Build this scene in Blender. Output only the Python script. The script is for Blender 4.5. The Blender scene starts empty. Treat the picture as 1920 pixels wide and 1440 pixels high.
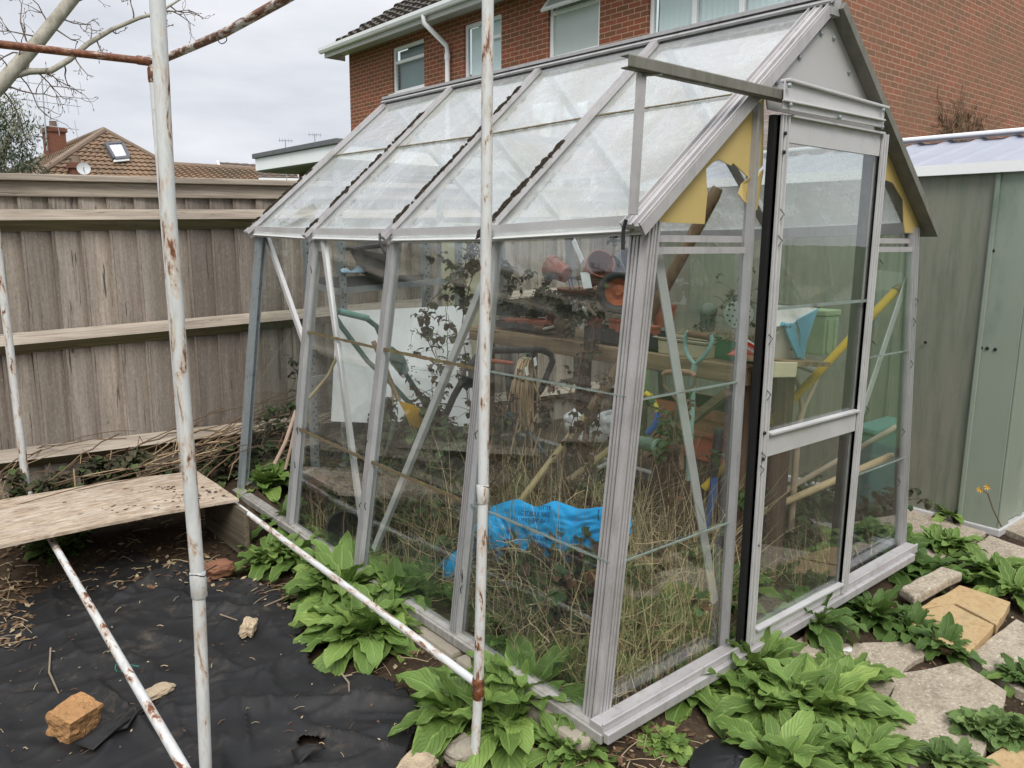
import bpy, math, random
from math import sin, cos, pi, radians, sqrt, floor
from mathutils import Vector, Matrix, Quaternion, noise

# ------------------------------------------------------------------ camera, sky, sun, exposure
scene = bpy.context.scene
COL = scene.collection
P = [-1.397699, -1.331547, 1.257954, 0.696151, 0.181551, 0.008372, 1482.925616]
CAM = Vector(P[:3])
_f = Vector((sin(P[3])*cos(P[4]), cos(P[3])*cos(P[4]), -sin(P[4])))
_r = _f.cross(Vector((0, 0, 1))).normalized(); _u = _r.cross(_f)
RT = _r*cos(P[5]) + _u*sin(P[5]); UP = _u*cos(P[5]) - _r*sin(P[5])
cd = bpy.data.cameras.new('camera'); cam = bpy.data.objects.new('camera', cd); COL.objects.link(cam)
cd.sensor_width = 36; cd.sensor_fit = 'HORIZONTAL'; cd.lens = P[6]/1920*36; cd.clip_start = .02; cd.clip_end = 600
cam.matrix_world = Matrix(((RT.x, UP.x, -_f.x, CAM.x), (RT.y, UP.y, -_f.y, CAM.y), (RT.z, UP.z, -_f.z, CAM.z), (0, 0, 0, 1)))
scene.camera = cam

SUN_EL, SUN_AZ = radians(48), radians(215)          # azimuth measured clockwise from +Y
w = bpy.data.worlds.new('World'); scene.world = w; w.use_nodes = True
nt = w.node_tree; nt.nodes.clear()
def _n(t, **k):
    n = nt.nodes.new(t)
    for a, b in k.items(): setattr(n, a, b)
    return n
sky = _n('ShaderNodeTexSky', sky_type='NISHITA', sun_disc=False, sun_elevation=SUN_EL, sun_rotation=SUN_AZ, dust_density=3.0, air_density=1.0)
hs = _n('ShaderNodeHueSaturation'); hs.inputs['Saturation'].default_value = .12; hs.inputs['Value'].default_value = .5
tc = _n('ShaderNodeTexCoord'); mp = _n('ShaderNodeMapping'); mp.inputs['Scale'].default_value = (1.2, 1.2, 4.2)
nz = _n('ShaderNodeTexNoise'); nz.inputs['Scale'].default_value = 2.3; nz.inputs['Detail'].default_value = 6; nz.inputs['Roughness'].default_value = .55
rp = _n('ShaderNodeValToRGB')
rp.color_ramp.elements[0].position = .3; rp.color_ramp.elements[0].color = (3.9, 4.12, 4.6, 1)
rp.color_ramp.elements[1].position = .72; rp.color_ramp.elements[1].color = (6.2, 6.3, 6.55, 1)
mx = _n('ShaderNodeMixRGB'); mx.inputs[0].default_value = .88
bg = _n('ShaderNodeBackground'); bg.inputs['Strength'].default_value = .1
out = _n('ShaderNodeOutputWorld')
L = nt.links.new
L(sky.outputs[0], hs.inputs['Color']); L(tc.outputs['Generated'], mp.inputs[0]); L(mp.outputs[0], nz.inputs['Vector'])
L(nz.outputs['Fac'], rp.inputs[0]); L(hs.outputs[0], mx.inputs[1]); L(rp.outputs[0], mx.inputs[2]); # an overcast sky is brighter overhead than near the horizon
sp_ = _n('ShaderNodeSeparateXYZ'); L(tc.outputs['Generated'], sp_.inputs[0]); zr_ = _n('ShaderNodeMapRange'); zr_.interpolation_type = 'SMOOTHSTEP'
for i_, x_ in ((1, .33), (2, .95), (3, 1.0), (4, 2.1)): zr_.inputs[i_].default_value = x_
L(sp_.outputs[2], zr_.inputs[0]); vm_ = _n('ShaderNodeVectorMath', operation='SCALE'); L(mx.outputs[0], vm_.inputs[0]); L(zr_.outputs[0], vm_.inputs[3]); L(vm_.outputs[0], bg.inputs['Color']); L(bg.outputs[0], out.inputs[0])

sd = bpy.data.lights.new('sun', 'SUN'); sd.energy = 1.5; sd.angle = radians(25); sd.color = (1, .96, .9)
so = bpy.data.objects.new('sun', sd); COL.objects.link(so)
sdir = Vector((sin(SUN_AZ)*cos(SUN_EL), cos(SUN_AZ)*cos(SUN_EL), sin(SUN_EL)))
so.rotation_euler = sdir.to_track_quat('Z', 'Y').to_euler(); so.location = (0, 0, 20)
vs = scene.view_settings; vs.view_transform = 'Standard'; vs.look = 'None'; vs.exposure = 0.78; vs.gamma = 1
scene.cycles.transparent_max_bounces = 40; scene.cycles.max_bounces = 8; scene.cycles.use_denoising = True
scene.cycles.sample_clamp_indirect = 4

# ------------------------------------------------------------------ helpers
def V(*a): return Vector(a[0]) if len(a) == 1 else Vector(a)
def at(px, py, ax, val):
    """the point of the plane ax = val that pixel (px, py) of the 1920 x 1440 photograph looks at"""
    d = _f + RT*((px-960)/P[6]) - UP*((py-720)/P[6]); i = 'xyz'.index(ax)
    return CAM + d*((val-CAM[i])/d[i])
def lerp(a, b, t): return a + (b-a)*t

class MB:
    def __init__(s): s.v = []; s.f = []; s.m = []; s.uv = {}
    def add(s, vs, fs, m=0, uvs=None):
        o = len(s.v); s.v += [Vector(q) for q in vs]
        for k, f in enumerate(fs):
            if uvs: s.uv[len(s.f)] = uvs[k]
            s.f.append([o+i for i in f]); s.m.append(m)
    def box(s, c, d, rot=None, m=0):
        c = V(c); R = rot or Matrix.Identity(3)
        vs = [c + R @ Vector((x*d[0]/2, y*d[1]/2, z*d[2]/2)) for z in (-1, 1) for y in (-1, 1) for x in (-1, 1)]
        s.add(vs, [(0, 2, 3, 1), (4, 5, 7, 6), (0, 1, 5, 4), (2, 6, 7, 3), (0, 4, 6, 2), (1, 3, 7, 5)], m)
    def box2(s, a, b, m=0): s.box([(x+y)/2 for x, y in zip(a, b)], [abs(y-x) for x, y in zip(a, b)], None, m)
    def bar(s, a, b, wd, ht, up=(0, 0, 1), m=0, off=(0, 0)):
        a = V(a); b = V(b); d = (b-a); L = d.length; d.normalize(); up = V(up)
        x = d.cross(up)
        if x.length < 1e-4: x = d.cross(Vector((1, 0, 0)))
        x.normalize(); u = x.cross(d)
        R = Matrix((x, d, u)).transposed()
        s.box((a+b)/2 + x*off[0] + u*off[1], (wd, L, ht), R, m)
    def tube(s, pts, r, n=10, m=0, cap=True, wob=0):
        pts = [V(p) for p in pts]; N = len(pts); rs = r if isinstance(r, (list, tuple)) else [r]*N
        o = len(s.v); ref = None
        for i, p in enumerate(pts):
            d = (pts[min(i+1, N-1)] - pts[max(i-1, 0)])
            if d.length < 1e-9: d = Vector((0, 0, 1))
            d.normalize()
            if ref is None:
                ref = d.cross(Vector((0, 0, 1)) if abs(d.z) < .9 else Vector((1, 0, 0))).normalized()
            x = (ref - d*ref.dot(d)); x.normalize(); ref = x; y = d.cross(x)
            for k in range(n):
                a = 2*pi*k/n; rr = rs[i]*(1+wob*random.uniform(-1, 1))
                s.v.append(p + x*(cos(a)*rr) + y*(sin(a)*rr))
        for i in range(N-1):
            for k in range(n):
                s.f.append([o+i*n+k, o+i*n+(k+1) % n, o+(i+1)*n+(k+1) % n, o+(i+1)*n+k]); s.m.append(m)
        if cap:
            s.f.append([o+k for k in range(n)][::-1]); s.m.append(m)
            s.f.append([o+(N-1)*n+k for k in range(n)]); s.m.append(m)
    def lathe(s, prof, c, axis=(0, 0, 1), n=20, m=0):
        c = V(c); ax = V(axis).normalized()
        x = ax.cross(Vector((0, 0, 1)) if abs(ax.z) < .9 else Vector((1, 0, 0))).normalized(); y = ax.cross(x); o = len(s.v)
        for r, h in prof:
            for k in range(n):
                a = 2*pi*k/n; s.v.append(c + ax*h + x*(r*cos(a)) + y*(r*sin(a)))
        for i in range(len(prof)-1):
            for k in range(n):
                s.f.append([o+i*n+k, o+i*n+(k+1) % n, o+(i+1)*n+(k+1) % n, o+(i+1)*n+k]); s.m.append(m)
    def prism(s, pts, d, m=0):
        pts = [V(p) for p in pts]; d = V(d); n = len(pts)
        s.add(pts + [p+d for p in pts], [list(range(n))[::-1], list(range(n, 2*n))] + [(i, (i+1) % n, (i+1) % n+n, i+n) for i in range(n)], m)
    def grid(s, fn, nu, nv, m=0, keep=None):
        o = len(s.v)
        for j in range(nv+1):
            for i in range(nu+1): s.v.append(V(fn(i/nu, j/nv)))
        for j in range(nv):
            for i in range(nu):
                if keep and not keep((i+.5)/nu, (j+.5)/nv): continue
                a = o+j*(nu+1)+i; s.uv[len(s.f)] = [(i/nu, j/nv), ((i+1)/nu, j/nv), ((i+1)/nu, (j+1)/nv), (i/nu, (j+1)/nv)]
                s.f.append([a, a+1, a+nu+2, a+nu+1]); s.m.append(m)
    def build(s, name, mats, parent=None, smooth=False, bevel=0, solid=0, sub=0):
        base = Vector((0, 0, 0))
        if parent:
            q = parent
            while q: base += q.location; q = q.parent
        me = bpy.data.meshes.new(name); me.from_pydata([p-base for p in s.v], [], s.f)
        if not isinstance(mats, (list, tuple)): mats = [mats]
        for mm in mats: me.materials.append(mm)
        for p, k in zip(me.polygons, s.m): p.material_index = k; p.use_smooth = smooth
        if smooth and hasattr(me, 'set_sharp_from_angle'): me.set_sharp_from_angle(angle=radians(62))
        if s.uv:
            ul = me.uv_layers.new(name='UVMap')
            for p in me.polygons:
                if p.index in s.uv:
                    for li, q in zip(p.loop_indices, s.uv[p.index]): ul.data[li].uv = q
        ob = bpy.data.objects.new(name, me); COL.objects.link(ob)
        if parent: ob.parent = parent
        if solid:
            md = ob.modifiers.new('solid', 'SOLIDIFY'); md.thickness = solid; md.offset = 0
        if bevel:
            md = ob.modifiers.new('bevel', 'BEVEL'); md.width = bevel; md.segments = 2; md.limit_method = 'ANGLE'; md.angle_limit = radians(40)
        if sub:
            md = ob.modifiers.new('sub', 'SUBSURF'); md.levels = sub; md.render_levels = sub
        return ob

def tag(o, label, cat, group=None, kind=None):
    if label: o['label'] = label
    if cat: o['category'] = cat
    if group: o['group'] = group
    if kind: o['kind'] = kind
    return o
def thing(name, label, cat, loc=(0, 0, 0), group=None):
    o = bpy.data.objects.new(name, None); COL.objects.link(o); o.location = loc; o.empty_display_size = .1
    return tag(o, label, cat, group)
def struct(o): o['kind'] = 'structure'; return o
def stuff(o, label, cat): return tag(o, label, cat, None, 'stuff')

# ------------------------------------------------------------------ materials
class NT:
    def __init__(s, name):
        s.mat = bpy.data.materials.new(name); s.mat.use_nodes = True; s.t = s.mat.node_tree; s.t.nodes.clear()
        s.out = s.n('ShaderNodeOutputMaterial'); s.b = s.n('ShaderNodeBsdfPrincipled'); s.l(s.b, s.out.inputs[0]); s.tc = s.n('ShaderNodeTexCoord')
    def n(s, t, **k):
        q = s.t.nodes.new(t)
        for a, b in k.items(): setattr(q, a, b)
        return q
    def l(s, a, b): s.t.links.new(a.outputs[0] if hasattr(a, 'outputs') else a, b)
    def map(s, scale=(1, 1, 1), loc=(0, 0, 0), rot=(0, 0, 0), src='Object'):
        m = s.n('ShaderNodeMapping'); m.inputs['Scale'].default_value = scale; m.inputs['Location'].default_value = loc; m.inputs['Rotation'].default_value = rot
        s.l(s.tc.outputs[src], m.inputs[0]); return m
    def noise(s, vec, scale=5, detail=4, rough=.55, dist=0):
        q = s.n('ShaderNodeTexNoise'); q.inputs['Scale'].default_value = scale; q.inputs['Detail'].default_value = detail
        q.inputs['Roughness'].default_value = rough; q.inputs['Distortion'].default_value = dist; s.l(vec, q.inputs['Vector']); return q.outputs['Fac']
    def ramp(s, fac, stops):
        q = s.n('ShaderNodeValToRGB'); e = q.color_ramp.elements
        while len(e) < len(stops): e.new(.5)
        for el, (p, c) in zip(e, stops):
            el.position = p; el.color = (*c, 1) if isinstance(c, (tuple, list)) else (c, c, c, 1)
        s.l(fac, q.inputs[0]); return q
    def mix(s, fac, a, b, mode='MIX'):
        q = s.n('ShaderNodeMixRGB', blend_type=mode)
        for i, x in ((0, fac), (1, a), (2, b)):
            if isinstance(x, (int, float)): q.inputs[i].default_value = x if i == 0 else (x, x, x, 1)
            elif isinstance(x, (tuple, list)): q.inputs[i].default_value = (*x, 1)
            else: s.l(x, q.inputs[i])
        return q
    def math(s, op, a, b=0, clamp=False):
        q = s.n('ShaderNodeMath', operation=op, use_clamp=clamp)
        for i, x in ((0, a), (1, b)):
            if isinstance(x, (int, float)): q.inputs[i].default_value = x
            else: s.l(x, q.inputs[i])
        return q
    def bump(s, h, strength=.3, dist=.01):
        q = s.n('ShaderNodeBump'); q.inputs['Strength'].default_value = strength; q.inputs['Distance'].default_value = dist
        s.l(h, q.inputs['Height']); s.l(q, s.b.inputs['Normal']); return q
    def set(s, rough=.6, metal=0, col=None, **k):
        s.b.inputs['Roughness'].default_value = rough; s.b.inputs['Metallic'].default_value = metal
        if col is not None:
            if isinstance(col, (tuple, list)): s.b.inputs['Base Color'].default_value = (*col, 1)
            else: s.l(col, s.b.inputs['Base Color'])
        for a, b in k.items(): s.b.inputs[a].default_value = b
        return s.mat

def plain(name, col, rough=.55, metal=0, var=.25, dirt=None, scale=14, bump=.15, dirt_at=(.55, .72), stretch=(1, 1, 1), spec=.4, noisedist=.004):
    """a coloured surface with mottling, optional dirt patches and a fine relief"""
    s = NT(name); m = s.map(stretch)
    n1 = s.noise(m, scale, 5, .6)
    c = s.mix(n1, tuple(x*(1-var) for x in col), tuple(min(1, x*(1+var)) for x in col))
    if dirt:
        n2 = s.noise(s.map(stretch, (3, 7, 1)), scale*.45, 6, .65)
        c = s.mix(s.ramp(n2, [(dirt_at[0], 0.), (dirt_at[1], 1.)]), c, dirt)
    if bump: s.bump(s.noise(m, scale*5, 4), bump, noisedist)
    return s.set(rough, metal, c, **{'Specular IOR Level': spec})

def wood(name, axis, light, dark, knots=True, board=None, board_axis='x', rough=.85, grain=40, green=None):
    """weathered timber: grain along axis, cracks and knots; board = width of the boards side by side"""
    s = NT(name); i = 'xyz'.index(axis)
    sc = [grain]*3; sc[i] = grain*.045
    vec = s.map()
    if board:
        sep = s.n('ShaderNodeSeparateXYZ'); s.l(s.tc.outputs['Object'], sep.inputs[0])
        fl = s.math('FLOOR', s.math('DIVIDE', sep.outputs['xyz'.index(board_axis)], board))
        wn = s.n('ShaderNodeTexWhiteNoise', noise_dimensions='1D'); s.l(fl, wn.inputs['W'])
        add = s.n('ShaderNodeVectorMath', operation='MULTIPLY_ADD'); s.l(wn.outputs['Color'], add.inputs[0]); add.inputs[1].default_value = (9, 9, 9); s.l(s.tc.outputs['Object'], add.inputs[2])
        vec = add
    m2 = s.n('ShaderNodeMapping'); m2.inputs['Scale'].default_value = sc; s.l(vec, m2.inputs[0])
    # knots bend the grain
    sk = [5.5]*3; sk[i] = 3.0
    m3 = s.n('ShaderNodeMapping'); m3.inputs['Scale'].default_value = sk; s.l(vec, m3.inputs[0])
    vo = s.n('ShaderNodeTexVoronoi'); vo.inputs['Scale'].default_value = 1; s.l(m3, vo.inputs['Vector'])
    g = s.noise(m2, 1, 6, .6, .6)
    big = s.noise(m2, .16, 3)
    c = s.mix(s.ramp(g, [(.36, 0.), (.64, 1.)]), dark, light)
    c = s.mix(s.ramp(big, [(.42, 0.), (.68, .7)]), c, tuple(x*.6 for x in dark))
    hgt = g
    if knots:
        ring = s.math('SINE', s.math('MULTIPLY', vo.outputs['Distance'], 150))
        near = s.ramp(vo.outputs['Distance'], [(.045, 1.), (.16, 0.)])
        c = s.mix(s.math('MULTIPLY', near, s.math('MULTIPLY', ring, .3, True)), c, tuple(x*.3 for x in dark))
        c = s.mix(s.ramp(vo.outputs['Distance'], [(.03, .9), (.055, 0.)]), c, tuple(x*.25 for x in dark))
    if board:
        c = s.mix(1, c, s.ramp(wn.outputs['Value'], [(0, (.7, .68, .66)), (.5, (.95, .93, .9)), (1, (1.2, 1.16, 1.1))]), 'MULTIPLY')
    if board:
        fx = s.math('FRACT', s.math('DIVIDE', sep.outputs['xyz'.index(board_axis)], board)); c = s.mix(s.math('MULTIPLY', s.ramp(fx, [(.0, 0.), (.62, 0.), (.84, .45), (1, .2)]), s.ramp(big, [(.3, 1.), (.65, .3)])), c, (.115, .075, .05)); c = s.mix(s.ramp(fx, [(.0, .8), (.035, 0.)]), c, (.05, .04, .03))  # brown unweathered edge; the dark line at each lap paints in edge shade
        fine = s.noise(s.map((1, 1, .4)), 130, 3, .7); c = s.mix(s.ramp(fine, [(.5, 0.), (.75, .55)]), c, tuple(x*.5 for x in dark)); c = s.mix(s.ramp(fine, [(.25, .4), (.45, 0.)]), c, tuple(min(1, x*1.25) for x in light))
    if green:
        c = s.mix(s.ramp(s.noise(s.map((1, 1, 1), (4, 2, 8)), 3, 5), [(.42, 0.), (.68, .8)]), c, green)
    crack = s.ramp(s.noise(m2, .8, 2, .5, 1.5), [(.30, 0.), (.345, 1.)])
    c = s.mix(crack, tuple(x*.35 for x in dark), c)
    s.bump(s.mix(.5, hgt, crack), .5, .004)
    return s.set(rough, 0, c, **{'Specular IOR Level': .2})

def bricks(name, rot, c1, c2, mortar, stain, scale=1.0, soot=.35):
    s = NT(name); sx = s.n('ShaderNodeSeparateXYZ'); s.l(s.tc.outputs['Object'], sx.inputs[0]); m = s.n('ShaderNodeCombineXYZ')
    s.l(sx.outputs['xyz'.index(rot[0])], m.inputs[0]); s.l(sx.outputs['xyz'.index(rot[1])], m.inputs[1])
    b = s.n('ShaderNodeTexBrick'); b.inputs['Scale'].default_value = scale
    for k, x in {'Mortar Size': .006, 'Mortar Smooth': .1, 'Bias': -.1, 'Brick Width': .225, 'Row Height': .075}.items(): b.inputs[k].default_value = x
    b.inputs['Color1'].default_value = (*c1, 1); b.inputs['Color2'].default_value = (*c2, 1); b.inputs['Mortar'].default_value = (*mortar, 1)
    s.l(m, b.inputs['Vector'])
    n1 = s.noise(s.map(), .9, 5); n2 = s.noise(s.map(), 30, 4)
    c = s.mix(s.math('MULTIPLY', s.ramp(n2, [(.35, 0.), (.75, 1.)]), .35), b, tuple(x*.6 for x in c1))
    c = s.mix(s.math('MULTIPLY', s.ramp(n1, [(.4, 0.), (.75, 1.)]), soot), c, stain)
    h = s.math('SUBTRACT', s.math('MULTIPLY', n2, .25), b.outputs['Fac'])
    s.bump(h, .6, .006)
    return s.set(.9, 0, c, **{'Specular IOR Level': .15})

def alu(name, col=(.52, .51, .49), metal=.55, rough=.42, dirt=(.2, .19, .17), amount=(.5, .78)):
    s = NT(name); m = s.map(); n1 = s.noise(m, 9, 6, .65); n2 = s.noise(s.map((1, 1, .25), (2, 5, 9)), 26, 5, .7); n3 = s.noise(m, 140, 3)
    c = s.mix(n1, tuple(x*.88 for x in col), tuple(x*1.08 for x in col))
    c = s.mix(s.ramp(n2, [(amount[0], 0.), (amount[1], .5)]), c, dirt)
    c = s.mix(s.ramp(n3, [(.55, 0.), (.8, .3)]), c, tuple(x*.55 for x in col))
    s.l(s.ramp(n1, [(.3, rough-.08), (.7, rough+.25)]), s.b.inputs['Roughness']); s.bump(n3, .12, .002)
    return s.set(rough, metal, c)

def painted_tube(name, rust=(.56, .68), white=(.62, .63, .62), along='z'):
    s = NT(name); sc = [1, 1, 1]; sc['xyz'.index(along)] = .26
    m = s.map(sc); n1 = s.noise(m, 42, 6, .68, .4); n2 = s.noise(s.map(sc, (5, 3, 1)), 70, 4, .6); n3 = s.noise(s.map(), 12, 4)
    c = s.mix(n3, tuple(x*.82 for x in white), tuple(x*1.1 for x in white))
    c = s.mix(s.ramp(n2, [(.5, 0.), (.72, .55)]), c, (.36, .35, .33))
    rc = s.ramp(s.noise(s.map(), 60, 4), [(.3, (.06, .022, .012)), (.55, (.17, .055, .02)), (.8, (.32, .15, .06))])
    halo = s.mix(s.ramp(n1, [(rust[0]-.05, 0.), (rust[0], .45)]), c, (.5, .33, .18))
    c = s.mix(s.ramp(n1, [(rust[0]+.01, 0.), (rust[0]+.07, 1.)]), halo, rc)
    s.bump(s.mix(.5, n1, n2), .3, .003)
    return s.set(.55, 0, c)

def glass(name, tint=(.93, .97, .95), haze=.05, hazecol=(.75, .78, .76), hz=(.35, .75), algae=0, refl=1.0, scale=2.2, streak=(1, 1, .35)):
    """thin pane: clear, mirrored by angle, with patchy film of dirt and, on the roof, painted sky reflection"""
    s = NT(name); t = s.n('ShaderNodeBsdfTransparent'); t.inputs[0].default_value = (*tint, 1)
    g = s.n('ShaderNodeBsdfGlossy'); g.inputs['Roughness'].default_value = .015; g.inputs[0].default_value = (.95, .97, 1, 1)
    lw = s.n('ShaderNodeLayerWeight'); lw.inputs['Blend'].default_value = .5
    fr = s.math('ADD', .042, s.math('MULTIPLY', .9, s.math('POWER', lw.outputs['Facing'], 4.6)))
    # slightly uneven old glass
    bp = s.n('ShaderNodeBump'); bp.inputs['Strength'].default_value = .018; bp.inputs['Distance'].default_value = .02
    s.l(s.noise(s.map(), 3.5, 2), bp.inputs['Height']); s.l(bp, g.inputs['Normal'])
    m1 = s.n('ShaderNodeMixShader'); s.l(s.math('MULTIPLY', fr, refl, True), m1.inputs[0]); s.l(t, m1.inputs[1]); s.l(g, m1.inputs[2])
    d = s.n('ShaderNodeBsdfDiffuse'); tl = s.n('ShaderNodeBsdfTranslucent'); md = s.n('ShaderNodeMixShader'); md.inputs[0].default_value = .45
    n1 = s.noise(s.map(streak), scale, 6, .68); n2 = s.noise(s.map(streak, (4, 4, 2)), scale*9, 5, .7)
    cc = s.mix(0, hazecol, hazecol)
    if algae:
        na = s.noise(s.map((1, 1, 1), (8, 1, 3)), 2.4, 6, .7, .8); cc = s.mix(s.ramp(na, [(.45, 0.), (.75, algae)]), hazecol, (.42, .42, .22))
    s.l(cc, d.inputs[0]); s.l(cc, tl.inputs[0]); s.l(d, md.inputs[1]); s.l(tl, md.inputs[2])
    f = s.math('MULTIPLY', s.math('ADD', s.ramp(n1, [(hz[0], .25), (hz[1], 1.)]), s.math('MULTIPLY', s.ramp(n2, [(.5, 0.), (.8, 1.)]), .6)), haze, True)
    m2 = s.n('ShaderNodeMixShader'); s.l(f, m2.inputs[0]); s.l(m1, m2.inputs[1]); s.l(md, m2.inputs[2])
    s.t.nodes.remove(s.b); s.l(m2, s.out.inputs[0]); return s.mat

def leafmat(name, base, light, vein=.3, trans=.25, age=None, rough=.5):
    s = NT(name); uv = s.n('ShaderNodeSeparateXYZ'); s.l(s.tc.outputs['UV'], uv.inputs[0])
    u, v = uv.outputs[0], uv.outputs[1]
    av = s.math('ABSOLUTE', s.math('SUBTRACT', v, .5))
    mid = s.ramp(av, [(.015, 1.), (.06, 0.)])
    ph = s.math('SUBTRACT', s.math('MULTIPLY', u, 9), s.math('MULTIPLY', av, 7))
    side = s.ramp(s.math('ABSOLUTE', s.math('SUBTRACT', s.math('FRACT', ph), .5)), [(.02, 1.), (.13, 0.)])
    n1 = s.noise(s.map(), 9, 4); n2 = s.noise(s.map(), 60, 3)
    c = s.mix(s.ramp(n1, [(.3, 0.), (.7, 1.)]), base, light)
    oi = s.n('ShaderNodeNewGeometry')
    c = s.mix(s.math('MULTIPLY', oi.outputs['Random Per Island'], .8), c, tuple(x*.55 for x in base)); c = s.mix(s.ramp(oi.outputs['Random Per Island'], [(.0, .55), (.22, 0.)]), c, (light[0]*1.35, light[1]*1.12, light[2]))
    c = s.mix(s.ramp(av, [(.38, 0.), (.5, .45)]), c, (light[0]*1.3, light[1]*1.15, light[2]*1.1))
    c = s.mix(s.math('MULTIPLY', side, vein*.35), c, tuple(x*.55 for x in base))
    c = s.mix(s.math('MULTIPLY', mid, vein), c, tuple(min(1, x*1.7) for x in light))
    if age:
        edge = s.ramp(s.math('ADD', s.math('MULTIPLY', oi.outputs['Random Per Island'], .8), s.math('MULTIPLY', n1, .5)), [(1.06, 0.), (1.16, 1.)])
        c = s.mix(edge, c, age)
    h = s.math('SUBTRACT', s.math('MULTIPLY', n2, .4), s.math('ADD', s.math('MULTIPLY', side, .8), mid))
    s.bump(h, .55, .006)
    s.set(rough, 0, c, **{'Specular IOR Level': .35})
    tr = s.n('ShaderNodeBsdfTranslucent'); s.l(c, tr.inputs[0]); ms = s.n('ShaderNodeMixShader'); ms.inputs[0].default_value = trans
    s.l(s.b, ms.inputs[1]); s.l(tr, ms.inputs[2]); s.l(ms, s.out.inputs[0]); return s.mat

M = {}
M['alu'] = alu('old_aluminium', (.50, .48, .478), .4, .45); M['alu_side'] = alu('dull_aluminium', (.45, .445, .445), .4, .45)
M['alu_clean'] = alu('bright_aluminium', (.60, .59, .585), .35, .42, (.34, .33, .3), (.58, .85))
M['alu_dark'] = alu('dark_aluminium', (.22, .21, .18), .3, .6, (.07, .075, .04), (.4, .7))
M['rubber'] = plain('black_rubber', (.012, .012, .012), .5, var=.4)
M['moss'] = plain('dark_moss', (.028, .02, .012), .95, var=.7, dirt=(.13, .11, .05), scale=80, bump=1, dirt_at=(.6, .7))
M['lap'] = plain('grimy_glass_lap', (.13, .095, .05), .8, var=.5, dirt=(.16, .17, .05), scale=30, bump=.5)
M['lapclear'] = plain('greenish_glass_edge', (.20, .24, .21), .4, var=.3, dirt=(.09, .09, .06), scale=25)
M['zinc'] = plain('galvanised_steel', (.36, .40, .42), .45, .45, var=.2, scale=40, dirt=(.22, .24, .25))
M['white_pvc'] = plain('white_plastic', (.84, .85, .85), .35, var=.04, scale=3, dirt=(.55, .55, .53), dirt_at=(.6, .85), bump=.03)
# ------------------------------------------------------------------ ground
s = NT('garden_soil'); n1 = s.noise(s.map(), 7, 8, .7); n2 = s.noise(s.map(), 55, 5, .7)
c = s.mix(s.ramp(n1, [(.3, 0.), (.7, 1.)]), (.035, .024, .016), (.085, .06, .04)); c = s.mix(s.ramp(n2, [(.55, 0.), (.75, .8)]), c, (.17, .13, .09))
s.bump(s.mix(.5, n1, n2), .9, .03); M['soil'] = s.set(.95, 0, c, **{'Specular IOR Level': .1})
GZ = -.13
def ground_z(x, y):
    h = GZ + .02*noise.noise(Vector((x*2.3, y*2.3, 0))) + .012*noise.noise(Vector((x*9, y*9, 3)))
    if y > 1.9 and x < .1: h += min(.16, (y-1.9)*.14)                    # bank against the fence
    if 0 < x < 1.85 and 0 < y < 2.6: h += .08
    if -.2 < x <= 0 and -.1 < y < 2.6: h += .055*(1+x/.2)
    if 0 < x < 1.9 and -.16 < y <= 0: h += .05*(1+y/.16)
    return h
b = MB(); b.grid(lambda u, v: (lambda x, y: (x, y, ground_z(x, y)))(-2.5+6.5*u, -2+5.2*v), 130, 104)
struct(b.build('soil', M['soil'], smooth=True))
b = MB(); b.grid(lambda u, v: ((u-.5)*520, (v-.5)*520, -.2), 8, 8)
s = NT('lawn_far'); s.set(.95, 0, s.mix(s.noise(s.map(), 3, 6), (.03, .06, .015), (.07, .11, .03))); struct(b.build('ground', s.mat))

# ------------------------------------------------------------------ garden fence
FY = 3.0
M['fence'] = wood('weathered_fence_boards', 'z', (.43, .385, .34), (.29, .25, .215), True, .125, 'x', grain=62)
M['rail'] = wood('weathered_rail', 'x', (.50, .43, .35), (.31, .26, .21), True, grain=85)
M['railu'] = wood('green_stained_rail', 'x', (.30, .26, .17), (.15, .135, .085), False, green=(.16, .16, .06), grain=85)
fence = thing('garden_fence', 'weathered grey feather-edge board fence with three rails behind the greenhouse', 'fence', (.5, FY, 0))
b = MB(); rnd = random.Random(3); x = -3.0; k = 0
while x < 3.4:
    wd = .125; dz = rnd.uniform(-.012, .012); t = rnd.uniform(-.003, .003); x0, x1 = x-.012, x+wd
    ya, yb = FY-.027+t, FY-.008+t
    # feather edge: thick lapping edge, thin far edge
    q = [(x0, ya, 0), (x1, yb, 0), (x1, FY, 0), (x0, FY, 0)]
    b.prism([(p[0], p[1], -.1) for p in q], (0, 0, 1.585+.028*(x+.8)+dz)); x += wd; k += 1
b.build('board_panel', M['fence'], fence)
b = MB(); b.bar((-3, FY-.012, 1.402), (3.4, FY-.012, 1.582), .055, .07); b.build('fence_rail', M['rail'], fence, bevel=.004)
b = MB(); b.bar((-3, FY-.02, 1.4525), (3.4, FY-.02, 1.6325), .1, .03); b.build('capping', M['rail'], fence, bevel=.004)
def arris(za, zb, xa=-3, xb=3.4):
    d = .058; h = .05; m = MB()
    A = [(xa, FY-.028, za+h), (xa, FY-.028-d, za), (xa, FY-.028, za-h)]
    B = [(xb, FY-.028, zb+h), (xb, FY-.028-d, zb), (xb, FY-.028, zb-h)]
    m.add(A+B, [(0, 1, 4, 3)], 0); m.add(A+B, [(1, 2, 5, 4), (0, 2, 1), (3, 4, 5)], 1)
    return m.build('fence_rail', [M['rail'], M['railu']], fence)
def zat(px, py, y=FY-.09): return at(px, py, 'y', y)
for (p, q) in (((0, 413), (470, 410)), ((0, 650), (560, 598)), ((60, 862), (560, 800))):
    A = zat(*p); B = zat(*q); sl = (B.z-A.z)/(B.x-A.x); arris(A.z+sl*(-3-A.x), A.z+sl*(3.4-A.x))

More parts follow.
